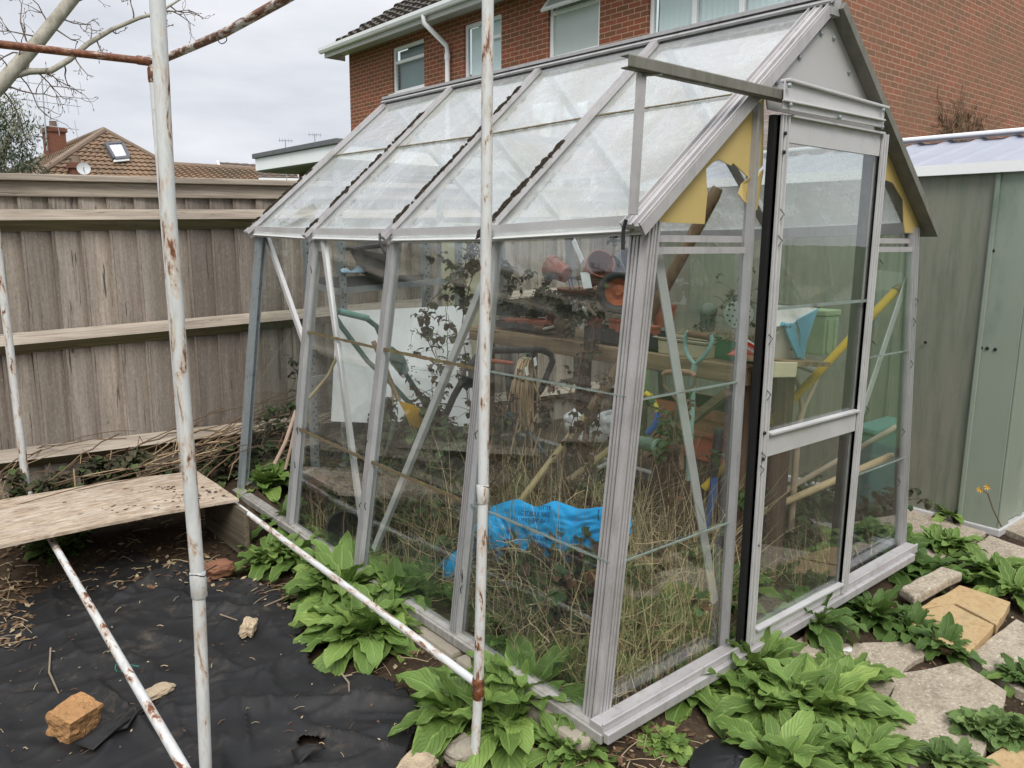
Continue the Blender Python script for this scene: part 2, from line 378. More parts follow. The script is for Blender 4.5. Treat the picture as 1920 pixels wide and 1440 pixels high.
# ------------------------------------------------------------------ brick house
XH, YH = 7.4, 3.8
M['brick_front'] = bricks('red_facing_brick', 'yz', (.30, .10, .06), (.17, .095, .055), (.55, .36, .25), (.16, .07, .035), soot=.25)
M['brick_gable'] = bricks('weathered_gable_brick', 'xz', (.31, .125, .08), (.19, .115, .075), (.46, .31, .22), (.20, .13, .085), soot=.6)
M['tile_dark'] = plain('dark_roof_tile', (.075, .062, .052), .85, var=.5, dirt=(.16, .15, .11), scale=4)
M['soffit'] = plain('soffit_board', (.55, .55, .53), .5, var=.06, bump=.02, scale=2)
M['blind'] = plain('pale_blind_slat', (.82, .83, .90), .6, var=.05, scale=3, bump=0)
M['frost'] = plain('frosted_pane', (.42, .47, .44), .25, var=.1, scale=2, bump=.05)
M['pane'] = glass('house_glass', haze=.02, refl=.3)
M['dim'] = plain('dim_room', (.09, .1, .11), .8, var=.2, bump=0)
house = thing('brick_house', 'two storey red brick house with white windows and brown tiled roof behind the greenhouse', 'house', (XH, YH, 0))
wins = [('w1', 11.86, 13.0, 4.08, 4.96, 'dim'), ('w2', 9.55, 10.6, 3.95, 4.94, 'blind'), ('w3', 7.28, 8.39, 4.0, 4.96, 'frost'), ('w4', 4.15, 6.36, 3.9, 4.96, 'blind'), ('w5', 6.6, 8.9, 1.15, 2.25, 'dim'), ('w6', 11.9, 13.2, 1.1, 2.2, 'dim')]
Y1 = 14.75; ZE = 5.14
def wall_holes(m, x, y0, y1, z0, z1, holes, dep=.1):
    ys = sorted({y0, y1, *[h[0] for h in holes], *[h[1] for h in holes]}); zs = sorted({z0, z1, *[h[2] for h in holes], *[h[3] for h in holes]})
    for a, c_ in zip(ys, ys[1:]):
        for d, e in zip(zs, zs[1:]):
            yc, zc = (a+c_)/2, (d+e)/2
            if any(h[0] < yc < h[1] and h[2] < zc < h[3] for h in holes): continue
            m.add([(x, a, d), (x, a, e), (x, c_, e), (x, c_, d)], [(0, 1, 2, 3)])
    for h in holes:
        a, c_, d, e = h
        m.add([(x, a, d), (x, c_, d), (x, c_, e), (x, a, e), (x+dep, a, d), (x+dep, c_, d), (x+dep, c_, e), (x+dep, a, e)], [(0, 4, 5, 1), (1, 5, 6, 2), (2, 6, 7, 3), (3, 7, 4, 0)])
b = MB(); wall_holes(b, XH, YH, Y1, -.2, ZE, [wn_[1:5] for wn_ in wins])
b.add([(XH, Y1, -.2), (XH, Y1, ZE), (XH+8, Y1, ZE), (XH+8, Y1, -.2)], [(0, 1, 2, 3)])
b.build('wall', M['brick_front'], house)
b = MB(); b.add([(XH, YH, -.2), (XH+8.4, YH, -.2), (XH+8.4, YH, ZE), (XH+4.2, YH, 8.1), (XH, YH, ZE)], [(0, 1, 2, 3, 4)]); b.build('gable_wall', M['brick_gable'], house)
for nm, a, c_, d, e, kind in wins:
    x = XH+.07
    fr = MB(); t = .065
    fr.box2((x-.03, a, d), (x+.03, a+t, e)); fr.box2((x-.03, c_-t, d), (x+.03, c_, e)); fr.box2((x-.03, a+t, d), (x+.03, c_-t, d+t)); fr.box2((x-.03, a+t, e-t), (x+.03, c_-t, e))
    if nm == 'w1' or nm == 'w6': fr.box2((x-.032, a+t, e-.32), (x+.03, c_-t, e-.26))
    if nm == 'w3': fr.box2((x-.032, a+t, e-.3), (x+.03, c_-t, e-.24))
    if nm == 'w2':
        fr.box2((x-.032, a+.45, d+t), (x+.03, a+.53, e-t)); fr.box2((x-.031, a+t, e-.36), (x+.03, a+.45, e-.3))
    if nm == 'w4':
        for yy in (a+.74, a+1.46): fr.box2((x-.032, yy-.04, d+t), (x+.03, yy+.04, e-t))
    if nm == 'w5':
        for yy in (a+.78, a+1.52): fr.box2((x-.032, yy-.045, d+t), (x+.03, yy+.045, e-t))
    f = fr.build('window', M['white_pvc'], house, bevel=.006)
    g = MB(); g.box2((x+.004, a+t, d+t), (x+.012, c_-t, e-t)); g.build('pane', M['pane'] if kind != 'frost' else M['frost'], f)
    sl = MB(); sl.box2((XH-.07, a-.06, d-.045), (XH+.1, c_+.06, d-.002)); sl.build('sill', M['white_pvc'], f, bevel=.004)
    r = MB(); r.box2((x+.5, a-.3, d-.3), (x+.52, c_+.3, e+.3)); r.build('room_back', M['dim'], f)
    if kind == 'blind':
        s_ = MB(); n = int((c_-a-2*t)/.088)
        for i in range(n):
            yc = a+t+.044+i*.088
            s_.box((x+.035, yc, (d+e)/2), (.002, .086, e-d-.14), Matrix.Rotation(radians(14), 3, 'Z'))
        s_.build('blind', M['blind'], f)
    if nm == 'w1':
        s_ = MB(); s_.box2((x+.08, a+t, d+t), (x+.09, c_-t, e-t)); s_.build('curtain', plain('net_curtain', (.30, .33, .36), .8, var=.15, scale=4, stretch=(1, 6, .4), bump=.1), f)
    if nm == 'w3':                                                         # top light standing open
        s_ = MB(); A = Vector((x-.03, 0, e-.02)); dr = Vector((-.20, 0, -.24)); ln = dr.length; dr.normalize()
        for (y0, y1, u0, u1) in ((a+.0, c_-.0, 0, .055), (a+.0, c_-.0, ln-.055, ln), (a, a+.06, .055, ln-.055), (c_-.06, c_, .055, ln-.055)):
            s_.bar(A+dr*u0+Vector((0, (y0+y1)/2, 0)), A+dr*u1+Vector((0, (y0+y1)/2, 0)), y1-y0, .035, (1, 0, -.8))
        vv = s_.build('top_light', M['white_pvc'], f)
        s_ = MB(); s_.bar(A+dr*.05+Vector((0, (a+c_)/2, 0)), A+dr*(ln-.05)+Vector((0, (a+c_)/2, 0)), c_-a-.1, .006, (1, 0, -.8)); s_.build('vent_pane', M['frost'], f)
def tiled(m, bl, br, tr, tl, gauge=.3, tw=.3, amp=.028, lift=.05, samples=5, mi=0):
    bl, br, tr, tl = map(V, (bl, br, tr, tl)); U = (br-bl).normalized(); up = ((tl+tr)/2-(bl+br)/2); N = U.cross(up).normalized()
    n = max(2, int(up.length/gauge)); rnd = random.Random(int(bl.x*100))
    for j in range(n):
        La, Ra, Lb, Rb = lerp(bl, tl, j/n), lerp(br, tr, j/n), lerp(bl, tl, (j+1)/n), lerp(br, tr, (j+1)/n)
        ln = max((Ra-La).length, .05); cols = max(2, int(ln/tw*samples)); o = len(m.v); dl = lift*rnd.uniform(.8, 1.2)
        for i in range(cols+1):
            p = lerp(La, Ra, i/cols); q = lerp(Lb, Rb, i/cols)
            ph = (p-bl).dot(U)/tw*2*pi + (0 if j % 2 else 0); h = amp*(abs(sin(ph/2))**.7*2-1)
            ph2 = (q-bl).dot(U)/tw*2*pi; h2 = amp*(abs(sin(ph2/2))**.7*2-1)
            m.v += [p+N*(h-.01), p+N*(h+dl), q+N*h2]
        for i in range(cols):
            a_ = o+i*3; c2 = a_+3
            m.f += [[a_, c2, c2+1, a_+1], [a_+1, c2+1, c2+2, a_+2]]; m.m += [mi, mi]
XE = XH-.45; b = MB(); SL = (8.15-ZE)/(4.2+.45)
tiled(b, (XE-.04, Y1+.2, ZE+.03), (XE-.04, YH-.15, ZE+.03), (XH+4.2, YH-.15, 8.2), (XH+4.2, Y1+.2, 8.2), gauge=.33, tw=.3)
b.build('roof', M['tile_dark'], house)
b = MB(); b.box2((XE, YH-.12, ZE-.02), (XH+.0, Y1+.18, ZE-.005)); b.box2((XE-.025, YH-.12, ZE-.13), (XE, Y1+.2, ZE+.05)); b.box2((XE, YH-.12, ZE-.13), (XH-.003, YH-.1, ZE-.02)); b.box2((XE, Y1+.16, ZE-.13), (XH-.003, Y1+.18, ZE-.02)); b.build('soffit', M['soffit'], house)
g = MB(); prof = [(-.06, .055), (-.055, .0), (-.03, -.045), (.02, -.05), (.055, -.02), (.055, .05)]
pr = [(XE-.09+x_, YH-.15, ZE+z_) for x_, z_ in prof]; n = len(pr)
g.add(pr+[(p[0], Y1+.25, p[2]) for p in pr], [(i, i+1, i+1+n, i+n) for i in range(n-1)] + [tuple(range(n))[::-1], tuple(range(n, 2*n))]); g.build('gutter', M['white_pvc'], house, solid=.004)
b = MB(); yd = 11.05
b.tube([(XE-.09, yd, ZE-.05), (XE-.09, yd, ZE-.16), (XH-.09, yd-.05, ZE-.48), (XH-.07, yd-.05, ZE-.6), (XH-.07, yd-.05, -.1)], .045, 12); b.tube([(XH-.07, yd-.05, ZE-.62), (XH-.07, yd-.05, ZE-.72)], .054, 12); b.build('downpipe', M['white_pvc'], house, smooth=True)
# a dry climber stain on the gable wall
def rough_curve(a, c_, n=8, w_=.1, rnd=random):
    return [lerp(V(a), V(c_), i/n) + Vector([rnd.uniform(-w_, w_) for _ in range(3)])*(1 if 0 < i < n else 0) for i in range(n+1)]
M['deadstem'] = plain('dead_stems', (.13, .085, .05), .9, var=.5, scale=40, bump=.4)
rnd = random.Random(5); b = MB()
for i in range(46):
    px, py = rnd.gauss(1800, 20), rnd.uniform(235, 262)
    qx, qy = px + rnd.gauss(14, 26), py - rnd.uniform(20, 120)*rnd.uniform(.4, 1)
    A = at(px, py, 'y', YH-.02); B = at(qx, qy, 'y', YH-.02); pts = rough_curve(A, B, 7, .09, rnd)
    for p in pts: p.y = YH-.012-abs(p.y-YH)*.1
    b.tube(pts, [.006]*4+[.003]*4, 4)
tag(b.build('dead_climber', M['deadstem']), 'dry brown climber stems clinging to the brick gable wall above the shed', 'climber')

# ------------------------------------------------------------------ flat roofed extension
ext = thing('garage_extension', 'low flat roofed garage with white fascia and grey felt edge beyond the fence', 'garage', (4.3, 9.4, 0))
b = MB(); b.box2((4.62, 9.6, -.2), (XH-.005, 11.5, 2.3)); b.build('wall', M['brick_front'], ext)
b = MB(); b.box2((4.02, 8.9, 2.31), (XH-.005, 11.75, 2.33)); b.build('soffit', plain('dark_soffit', (.16, .17, .16), .6, var=.2, bump=0), ext)
b = MB(); b.box2((3.99, 8.9, 2.33), (4.02, 11.78, 2.52)); b.box2((4.02, 11.75, 2.33), (XH-.005, 11.78, 2.52)); b.box2((4.02, 8.9, 2.33), (XH-.005, 8.93, 2.52)); b.build('fascia', M['white_pvc'], ext)
b = MB(); b.box2((3.95, 8.88, 2.523), (XH-.005, 11.82, 2.60)); b.build('roof', plain('roofing_felt', (.13, .135, .14), .9, var=.35, scale=12), ext, bevel=.01)

# ------------------------------------------------------------------ bungalow and far roofs
M['tile_brown'] = plain('brown_roof_tile', (.23, .15, .095), .85, var=.4, dirt=(.14, .11, .075), scale=1.6, dirt_at=(.45, .7))
M['tile_ridge'] = plain('ridge_tile', (.20, .145, .105), .85, var=.3, scale=3)
M['brick_far'] = bricks('chimney_brick', 'xz', (.22, .085, .055), (.17, .075, .05), (.2, .13, .1), (.1, .06, .045))
bung = thing('bungalow', 'distant bungalow with brown pantiled hip roof, chimneys and a roof window', 'house', (5.5, 26, 0))
AP = at(195, 245, 'y', 28); HL = at(40, 348, 'y', 24.6); HR = at(392, 352, 'y', 27.2); RB = at(120, 275, 'y', 33); LB = at(-40, 345, 'y', 31)
b = MB(); tiled(b, HL, HR, AP+(HR-HL)*.002, AP, gauge=.2, tw=.22, amp=.03, lift=.045)
tiled(b, LB, HL, AP, RB, gauge=.2, tw=.22, amp=.025, lift=.04); roof = b.build('roof', M['tile_brown'], bung)
b = MB()
for q, r_ in ((HL, .10), (HR, .09), (RB, .1)): b.tube([AP+Vector((0, 0, .02)), q+Vector((0, 0, .02))], r_, 8)
b.build('ridge_tiles', M['tile_ridge'], roof)
b = MB(); lo = [HL, HR, HR+Vector((0, 4, 0)), LB]; b.prism([(p.x, p.y+.35, -.2) for p in lo], (0, 0, min(p.z for p in lo)-.02+.2)); b.build('wall', M['brick_far'], bung)
def chimney(px0, px1, pyt, pyb, y, mat, par, d=.7, cap=True):
    A = at(px0, pyt, 'y', y); B = at(px1, pyt, 'y', y); C = at(px0, pyb, 'y', y); m = MB()
    m.box2((A.x, y, C.z-1), (B.x, y+d, A.z)); m.box2((A.x-.05, y-.05, A.z-.16), (B.x+.05, y+d+.05, A.z-.05))
    o = m.build('chimney', mat, par)
    m = MB(); cx = (A.x+B.x)/2; m.lathe([(.13, 0), (.11, .25), (.12, .27)], (cx, y+d/2, A.z-.05), n=12); m.build('chimney_pot', M['tile_ridge'], o); return A, B
A, B = chimney(88, 122, 236, 305, 29.5, M['brick_far'], bung, .9)
ant = MB(); mx_ = at(84, 235, 'y', 29.4); top = at(78, 143, 'y', 29.4)
ant.tube([mx_-Vector((0, 0, .8)), top], .022, 6)
for hh, ln_, nn in ((.25, 2.2, 5), (.8, 1.9, 7), (1.55, 1.7, 4)):
    q = top-Vector((0, 0, hh)); dv = Vector((1, -.15, -.05)); ant.tube([q-dv*ln_*.45, q+dv*ln_*.55], .014, 5)
    for i in range(nn): cc = q+dv*ln_*(-.4+.9*i/(nn-1)); ant.tube([cc-Vector((0, .1, .28)), cc+Vector((0, .1, .28))], .01, 4)
ant.build('tv_aerial', M['zinc'], bung)
A, B = chimney(134, 158, 304, 345, 25.2, M['brick_far'], bung, .45)
b = MB(); q = at(157, 317, 'y', 24.9); nd = Vector((-.2, -1, .25)).normalized()
b.lathe([(.0, .0), (.08, .008), (.14, .028), (.18, .05), (.182, .053), (.13, .02), (.0, -.01)], q, nd, 20); b.tube([q, q+nd*.16-Vector((0, 0, .1)), q+nd*.22], .012, 6); b.tube([q, q-nd*.25-Vector((.1, 0, .1))], .015, 6)
b.build('satellite_dish', plain('dish_grey', (.5, .51, .52), .5, var=.05, bump=0), bung, smooth=True)
nrm = (HR-HL).cross(AP-(HL+HR)/2).normalized()
def onplane(px, py, p0, n_):
    d = _f + RT*((px-960)/P[6]) - UP*((py-720)/P[6]); return CAM + d*((p0-CAM).dot(n_)/d.dot(n_))
q = [onplane(x_, y_, AP, nrm)+nrm*.1 for x_, y_ in ((212, 303), (239, 300), (226, 273), (196, 275))]
b = MB()
for i in range(4): b.bar(q[i], q[(i+1) % 4], .1, .12, nrm)
rw = b.build('roof_window', plain('grey_window_frame', (.10, .10, .11), .5, var=.1, bump=0), roof)
b = MB(); b.prism([p+nrm*.0 for p in q], nrm*.02); b.build('pane', plain('sky_lit_pane', (.62, .65, .7), .08, var=.05, bump=0), rw)
q2 = [onplane(x_, y_, AP, nrm)+nrm*.09 for x_, y_ in ((210, 309), (241, 306), (239, 302), (211, 305))]; b = MB(); b.prism(q2, nrm*.03); b.build('flashing', M['soffit'], rw)
low = thing('low_roofed_house', 'low brown pantiled roof just right of the bungalow seen over the fence', 'house', (7, 24, 0))
b = MB(); a_, c_, d_, e_ = at(318, 352, 'y', 24), at(490, 356, 'y', 24), at(480, 318, 'y', 26.5), at(322, 309, 'y', 26.5)
tiled(b, a_, c_, d_, e_, gauge=.2, tw=.22, amp=.03, lift=.045); rr = b.build('roof', M['tile_brown'], low); b = MB(); b.tube([d_, e_], .1, 8); b.build('ridge_tiles', M['tile_ridge'], rr)
b = MB(); b.box2((a_.x+.3, 24.4, -.2), (c_.x-.3, 26.4, a_.z+.02)); b.build('wall', M['brick_far'], low)
far = thing('far_house', 'small distant house roof with pale verge between fence top and garage', 'house', (16, 40, 0))
b = MB(); a_, c_, d_, e_ = at(420, 336, 'y', 38), at(562, 338, 'y', 38), at(548, 312, 'y', 42), at(408, 304, 'y', 42)
tiled(b, a_, c_, d_, e_, gauge=.5, tw=.5, amp=.03, lift=.05, samples=3); b.build('roof', plain('grey_brown_tile', (.13, .10, .08), .9, var=.2, scale=2), far)
b = MB(); b.bar(a_, c_, .1, .18); b.bar(e_, a_, .1, .14); b.build('fascia', M['white_pvc'], far)
b = MB(); b.box2((a_.x+.4, 38.5, -.2), (c_.x-.4, 41.5, a_.z-.05)); b.build('wall', M['brick_far'], far)
for px, y0, y1, nn, lab in ((535, 262, 283, 5, 'thin distant tv aerial over the left end of the garage roof'), (590, 251, 271, 4, 'thin distant tv aerial above the middle of the garage roof')):
    b = MB(); a_, c_ = at(px, y1, 'y', 30), at(px, y0, 'y', 30); b.tube([a_-Vector((0, 0, 4)), c_], .02, 5); q = c_-Vector((0, 0, .05)); b.tube([q-Vector((.28, 0, 0)), q+Vector((.32, 0, .04))], .014, 4)
    for i in range(nn): cc = q+Vector((-.25+.5*i/(nn-1), 0, .02)); b.tube([cc-Vector((0, 0, .08)), cc+Vector((0, 0, .08))], .01, 4)
    tag(b.build('tv_aerial', M['zinc']), lab, 'aerial', 'distant tv aerials')

# ------------------------------------------------------------------ green metal shed
XS = 2.73
s = NT('faded_green_metal'); n1 = s.noise(s.map(), 1.6, 5); n2 = s.noise(s.map((8, 8, .8)), 3, 6, .7); n3 = s.noise(s.map(), 40, 3)
c = s.mix(s.ramp(n1, [(.3, 0.), (.7, 1.)]), (.19, .20, .155), (.24, .23, .18)); c = s.mix(s.ramp(n2, [(.44, 0.), (.7, .7)]), c, (.10, .135, .095)); s.bump(n3, .05, .002)
M['shed'] = s.set(.42, .1, c)
M['shed_trim'] = plain('pale_green_trim', (.25, .29, .235), .45, .1, var=.15, scale=5, dirt=(.12, .17, .13), stretch=(1, 1, .3))
M['shed_roof'] = plain('pale_blue_grey_roof_sheet', (.33, .345, .40), .5, .1, var=.12, scale=5, dirt=(.33, .34, .36))
shed = thing('metal_shed', 'faded green ribbed metal garden shed with pale grey roof right of the greenhouse', 'shed', (XS, 0, -.1))
b = MB(); ye, zt_ = 2.15, 1.585
ys = [-.02]; 
b.box2((XS, -.04, -.1), (XS+.02, ye, zt_))
for y_ in (.52, .62, 1.15, 1.25, 1.75): b.bar((XS-.006, y_, -.08), (XS-.006, y_, zt_), .02, .012, (1, 0, 0))
b.build('side_wall', M['shed'], shed)
b = MB(); b.box2((XS-.012, -.05, -.1), (XS-.002, .13, zt_)); b.box2((XS-.012, -.062, -.1), (XS+.11, -.05, zt_)); b.bar((XS-.017, .115, -.1), (XS-.017, .115, zt_), .022, .01, (1, 0, 0)); b.build('corner_trim', M['shed_trim'], shed, bevel=.004)
b = MB()
for i in range(9): x_ = XS+.13+i*.19; b.box2((x_, -.045, -.09), (x_+.13, -.03, zt_)); b.prism([(x_+.13, -.045, -.09), (x_+.16, -.06, -.09), (x_+.17, -.06, -.09), (x_+.19, -.045, -.09)], (0, 0, zt_+.09))
b.build('front_wall', M['shed_trim'], shed)
b = MB(); b.box2((XS-.02, -.07, -.135), (XS+.03, ye, -.095)); b.box2((XS+.03, -.07, -.135), (XS+1.8, -.04, -.095)); b.build('base_rail', M['alu_clean'], shed, bevel=.006)
b = MB(); xr, zr = 3.62, 1.83; n = 15
for sgn in (1,):
    for i in range(n):
        y0, y1 = -.3+i*2.6/n, -.3+(i+1)*2.6/n
        for (u0, u1, h0, h1) in ((0, .68, 0, 0), (.68, .78, 0, .012), (.78, .9, .012, .012), (.9, 1, .012, 0)):
            ya, yb = lerp(y0, y1, u0), lerp(y0, y1, u1)
            b.add([(XS-.03, ya, 1.612+h0), (XS-.03, yb, 1.612+h1), (xr, yb, zr+h1), (xr, ya, zr+h0)], [(0, 1, 2, 3)])
            b.add([(2*xr-XS, ya, 1.612+h0), (2*xr-XS, yb, 1.612+h1), (xr, yb, zr+h1), (xr, ya, zr+h0)], [(3, 2, 1, 0)])
b.build('roof', M['shed_roof'], shed, solid=.004)
b = MB(); b.box2((XS-.045, -.32, 1.575), (XS-.033, 2.32, 1.625)); b.build('eave_strip', M['white_pvc'], shed); b = MB(); b.bar((xr, -.32, zr+.03), (xr, 2.32, zr+.03), .16, .02); b.build('ridge_cap', M['white_pvc'], shed, bevel=.006)
b = MB()
for (x_, y_) in ((1735, 642), (1840, 652), (1851, 653), (1866, 655), (1862, 470)):
    q = at(x_, y_, 'x', XS-.014); b.lathe([(.008, 0), (.006, .005), (0, .006)], q, (-1, 0, 0), 10)
b.build('screws', M['rubber'], shed)
# ------------------------------------------------------------------ greenhouse
BAY = .62; GW = 1.83
base_px = [(1118, 1351), (857, 1184), (674, 1070), (546, 980), (448, 905)]
eave_px = [(1213, 414), (930, 432), (742, 437), (593, 435), (483, 430)]
ridge_px = [(1546, 26), (1241, 84), (1020, 136), (852, 172), (729, 201)]
Yk = [k*BAY for k in range(5)]
BL = [at(*q, 'y', y) for q, y in zip(base_px, Yk)]; EL = [at(*q, 'y', y) for q, y in zip(eave_px, Yk)]; RG = [at(*q, 'y', y) for q, y in zip(ridge_px, Yk)]
BL[4] = BL[3]*2-BL[2]; BL[4].y = Yk[4]
for p in BL: p.z = min(p.z, .015)
BR = [Vector((GW, y, 0)) for y in Yk]; ER = [Vector((1.663, y, e.z+.005)) for y, e in zip(Yk, EL)]
gh = thing('greenhouse', 'small overgrown aluminium greenhouse with dirty glass and torn yellow gable sheets', 'greenhouse', (.9, 1.24, 0))
GLS = glass('side_glass', (.965, .985, .975), .022, (.52, .56, .53), (.35, .8), refl=1.6)
GLR = glass('roof_glass', (.95, .97, .965), .33, (.88, .90, .89), (.2, .75), algae=.75, refl=1.25, scale=2.6, streak=(.5, 1, 1))  # film is dirt and algae, whitened further to paint in the reflected sky
GLD = glass('door_glass', (.965, .98, .965), .05, (.55, .55, .47), (.3, .8), refl=1.15)
def ribbed(m, a, b_, up, w_=.045, t=.018):
    """glazing bar: flat flange with raised ribs on the outside"""
    m.bar(a, b_, w_, t*.5, up)
    for o in (-w_*.42, -w_*.13, w_*.13, w_*.42): m.bar(a, b_, w_*.12, t, up, off=(o, t*.5))
    m.bar(a, b_, .006, .03, up, off=(0, -.015))
M['base'] = alu('dirty_base_aluminium', (.40, .385, .36), .25, .55, (.15, .125, .09), (.42, .62))
OUT = Vector((-1, 0, .13)).normalized()
for k in (1, 2, 3):
    b = MB(); ribbed(b, BL[k], EL[k], OUT, .038); b.build('glazing_bar', M['alu_side'], gh)
    b = MB(); b.bar(BR[k], ER[k], .04, .025, (1, 0, .13)); b.build('glazing_bar', M['alu_side'], gh)
# corner posts
def corner(a, b_, sx, sy, par=gh, mt='alu'):
    m = MB(); wl = .044
    ox = Vector((sx*wl/2, 0, 0)); oy = Vector((0, sy*wl/2, 0))
    m.bar(a+oy, b_+oy, wl, .008, (-sx, 0, .13*abs(sx))); m.bar(a+ox, b_+ox, wl, .008, (0, -sy, 0))
    for t in (.08, .38, .62, .92):
        m.bar(a+oy*2*t, b_+oy*2*t, .007, .02, (-sx, 0, .13)); m.bar(a+ox*2*t, b_+ox*2*t, .007, .02, (0, -sy, 0))
    o = m.build('corner_post', M[mt], par); g_ = MB()
    for t in (.22, .51, .79): g_.bar(a+oy*2*t+Vector((-sx*.005, 0, 0)), b_+oy*2*t+Vector((-sx*.005, 0, 0)), .005, .002, (-sx, 0, .13)); g_.bar(a+ox*2*t+Vector((0, -sy*.005, 0)), b_+ox*2*t+Vector((0, -sy*.005, 0)), .004, .002, (0, -sy, 0))
    g_.build('groove_shade', M['alu_dark'], o); return o  # dark strips between the ribs, painting in the shade of the grooves
corner(BL[0], EL[0], 1, 1); corner(BR[0], ER[0], -1, 1, mt='alu_side'); corner(BL[4], EL[4], 1, -1, mt='zinc'); corner(BR[4], ER[4], -1, -1, mt='alu_side')
# base rails
b = MB(); d = Vector((-.005, 0, -.012))
b.bar(BL[0]+d+Vector((0, -.05, 0)), BL[4]+d, .04, .026); b.bar(BL[0]+d+Vector((-.024, -.05, -.006)), BL[4]+d+Vector((-.024, 0, -.006)), .012, .03); b.build('base_rail', M['base'], gh, bevel=.003)
b = MB(); y0 = -.03
b.bar((-.01, y0, -.01), (GW, y0, .03), .05, .03); b.bar((-.01, y0-.034, -.024), (GW-.06, y0-.034, .014), .018, .03); b.bar((-.01, y0-.022, .008), (GW, y0-.022, .048), .008, .01); b.build('base_rail', M['alu'], gh, bevel=.003)
b = MB(); b.bar(BR[0], BR[4], .05, .04); b.bar(BL[4], BR[4], .05, .04); b.build('base_rail', M['alu_side'], gh)
# eaves, ridge
RU = [(RG[k]-EL[k]).normalized() for k in range(5)]; RN = [RU[k].cross(Vector((0, 1, 0))).normalized()*-1 for k in range(5)]
RN = [n_ if n_.z > 0 else -n_ for n_ in RN]
b = MB()
for k in range(4): b.bar(EL[k]+Vector((.0, 0, .0)), EL[k+1], .05, .03); b.bar(EL[k]+Vector((-.02, 0, -.012)), EL[k+1]+Vector((-.02, 0, -.012)), .01, .045)
b.build('eave_rail', M['alu_clean'], gh)
b = MB()
for k in range(4): b.bar(ER[k], ER[k+1], .05, .04)
b.build('eave_rail', M['alu_side'], gh)
b = MB()
A = RG[0]+Vector((0, -.04, .012)); B = RG[4]+Vector((0, .02, .012)); b.bar(A, B, .035, .05); b.bar(A+Vector((0, 0, .032)), B+Vector((0, 0, .032)), .06, .012); b.bar(A+Vector((-.03, 0, .012)), B+Vector((-.03, 0, .012)), .02, .008, (-.7, 0, 1)); b.bar(A+Vector((-.025, 0, -.015)), B+Vector((-.025, 0, -.015)), .012, .02)
b.build('ridge_bar', M['alu_side'], gh)
# roof bars
RRi = [Vector((ER[k].x*2-(2*ER[k].x-RG[k].x), Yk[k], RG[k].z)) for k in range(5)]
rnd = random.Random(11)
def moss(a, b_, up, n, lo=0, hi=1, s_=1.0):
    m = MB(); x = (b_-a).cross(up).normalized()
    cs = [(rnd.uniform(lo, hi), rnd.uniform(.008, .05)) for _ in range(max(5, n//5))]
    for i in range(n):
        q_ = rnd.choice(cs); t = min(hi, max(lo, rnd.gauss(*q_))); c_ = lerp(a, b_, t)+x*rnd.uniform(-.007, .007)+up*.011; L_ = rnd.uniform(.006, .022)*s_; W_ = rnd.uniform(.004, .0085)*s_
        D = (b_-a).normalized(); pts = []
        m.grid(lambda u, v: c_ + D*(L_*cos(u*2*pi)*sin(v*pi/2+.02)) + x*(W_*sin(u*2*pi)*sin(v*pi/2+.02)) + up*(W_*1.2*cos(v*pi/2)) + Vector([.005*noise.noise(Vector((u*13, v*11, i+k_*.5))) for k_ in range(3)]), 10, 4)
    return m
for k in range(5):
    a = EL[k]-RU[k]*.055+RN[k]*.02; c_ = RG[k]-RU[k]*.01+RN[k]*.02
    b = MB()
    if k == 0:
        for o, h in ((-.02, 0), (.0, .006), (.02, 0)): b.bar(a+Vector((0, o, 0)), c_+Vector((0, o, 0)), .019, .012, RN[k], off=(0, h))
        for o in (-.03, -.01, .01, .03): b.bar(a+Vector((0, o, 0)), c_+Vector((0, o, 0)), .004, .02, RN[k], off=(0, .006))
        b.bar(a+Vector((0, -.031, 0)), c_+Vector((0, -.031, 0)), .006, .03, RN[k], off=(0, -.006))
        b.build('verge_bar', M['alu'], gh)
    else:
        ribbed(b, a, c_, RN[k], .03 if k < 4 else .036, .014); rb = b.build('roof_bar', M['alu'], gh)
        q = {1: (120, .0, .42), 2: (100, .06, .85), 3: (95, .03, .8), 4: (50, .02, .45)}[k]
        stuff(moss(a, c_, RN[k], q[0], q[1], q[2], 1.15).build('moss', M['moss'], rb, smooth=True), None, None)
    nr = Vector((-RN[k].x, 0, RN[k].z)); d_ = (RG[k]-ER[k]).normalized()
    b = MB(); b.bar(ER[k]-d_*.06+nr*.02, RG[k]+nr*.02, .045 if k else .11, .025, nr); b.build('verge_bar' if k in (0, 4) else 'roof_bar', M['alu_dark'] if k == 0 else M['alu_side'], gh)  # right front verge coloured darker to paint in its shaded underside
# side glass, three lapped panes a bay
def pane(m, a, b_, c_, d_, n_, off=0, th=.003): m.prism([p+n_*off for p in (a, b_, c_, d_)], n_*th)
zs = [(0, .335), (.33, .668), (.663, .985)]
for k in range(4):
    m = MB(); nrm_ = (EL[k+1]-BL[k]).cross(Vector((0, 1, 0))).normalized(); nrm_ = nrm_ if nrm_.x < 0 else -nrm_
    for i, (t0, t1) in enumerate(zs):
        if k == 3 and i >= 0: continue
        g = [lerp(BL[j], EL[j], t) + Vector((0, s_*.012, 0)) for j, t, s_ in ((k, t0, 1), (k+1, t0, -1), (k+1, t1, -1), (k, t1, 1))]
        pane(m, *g, nrm_, -.006+.004*i)
    if m.v:
        pn = m.build('glass_pane', GLS, gh)
        for t in (.333, .665):
            l = MB(); a, c_ = lerp(BL[k], EL[k], t), lerp(BL[k+1], EL[k+1], t); N_ = 30
            for i in range(N_):
                p, q = lerp(a, c_, (i+.04*rnd.random())/N_), lerp(a, c_, (i+1)/N_); h = rnd.uniform(.005, .009) if k else rnd.uniform(.002, .005)
                l.bar(p+nrm_*.009, q+nrm_*.009, h*1.6, .003, nrm_)
            l.build('dirty_lap', M['lap'] if k else M['lapclear'], pn)
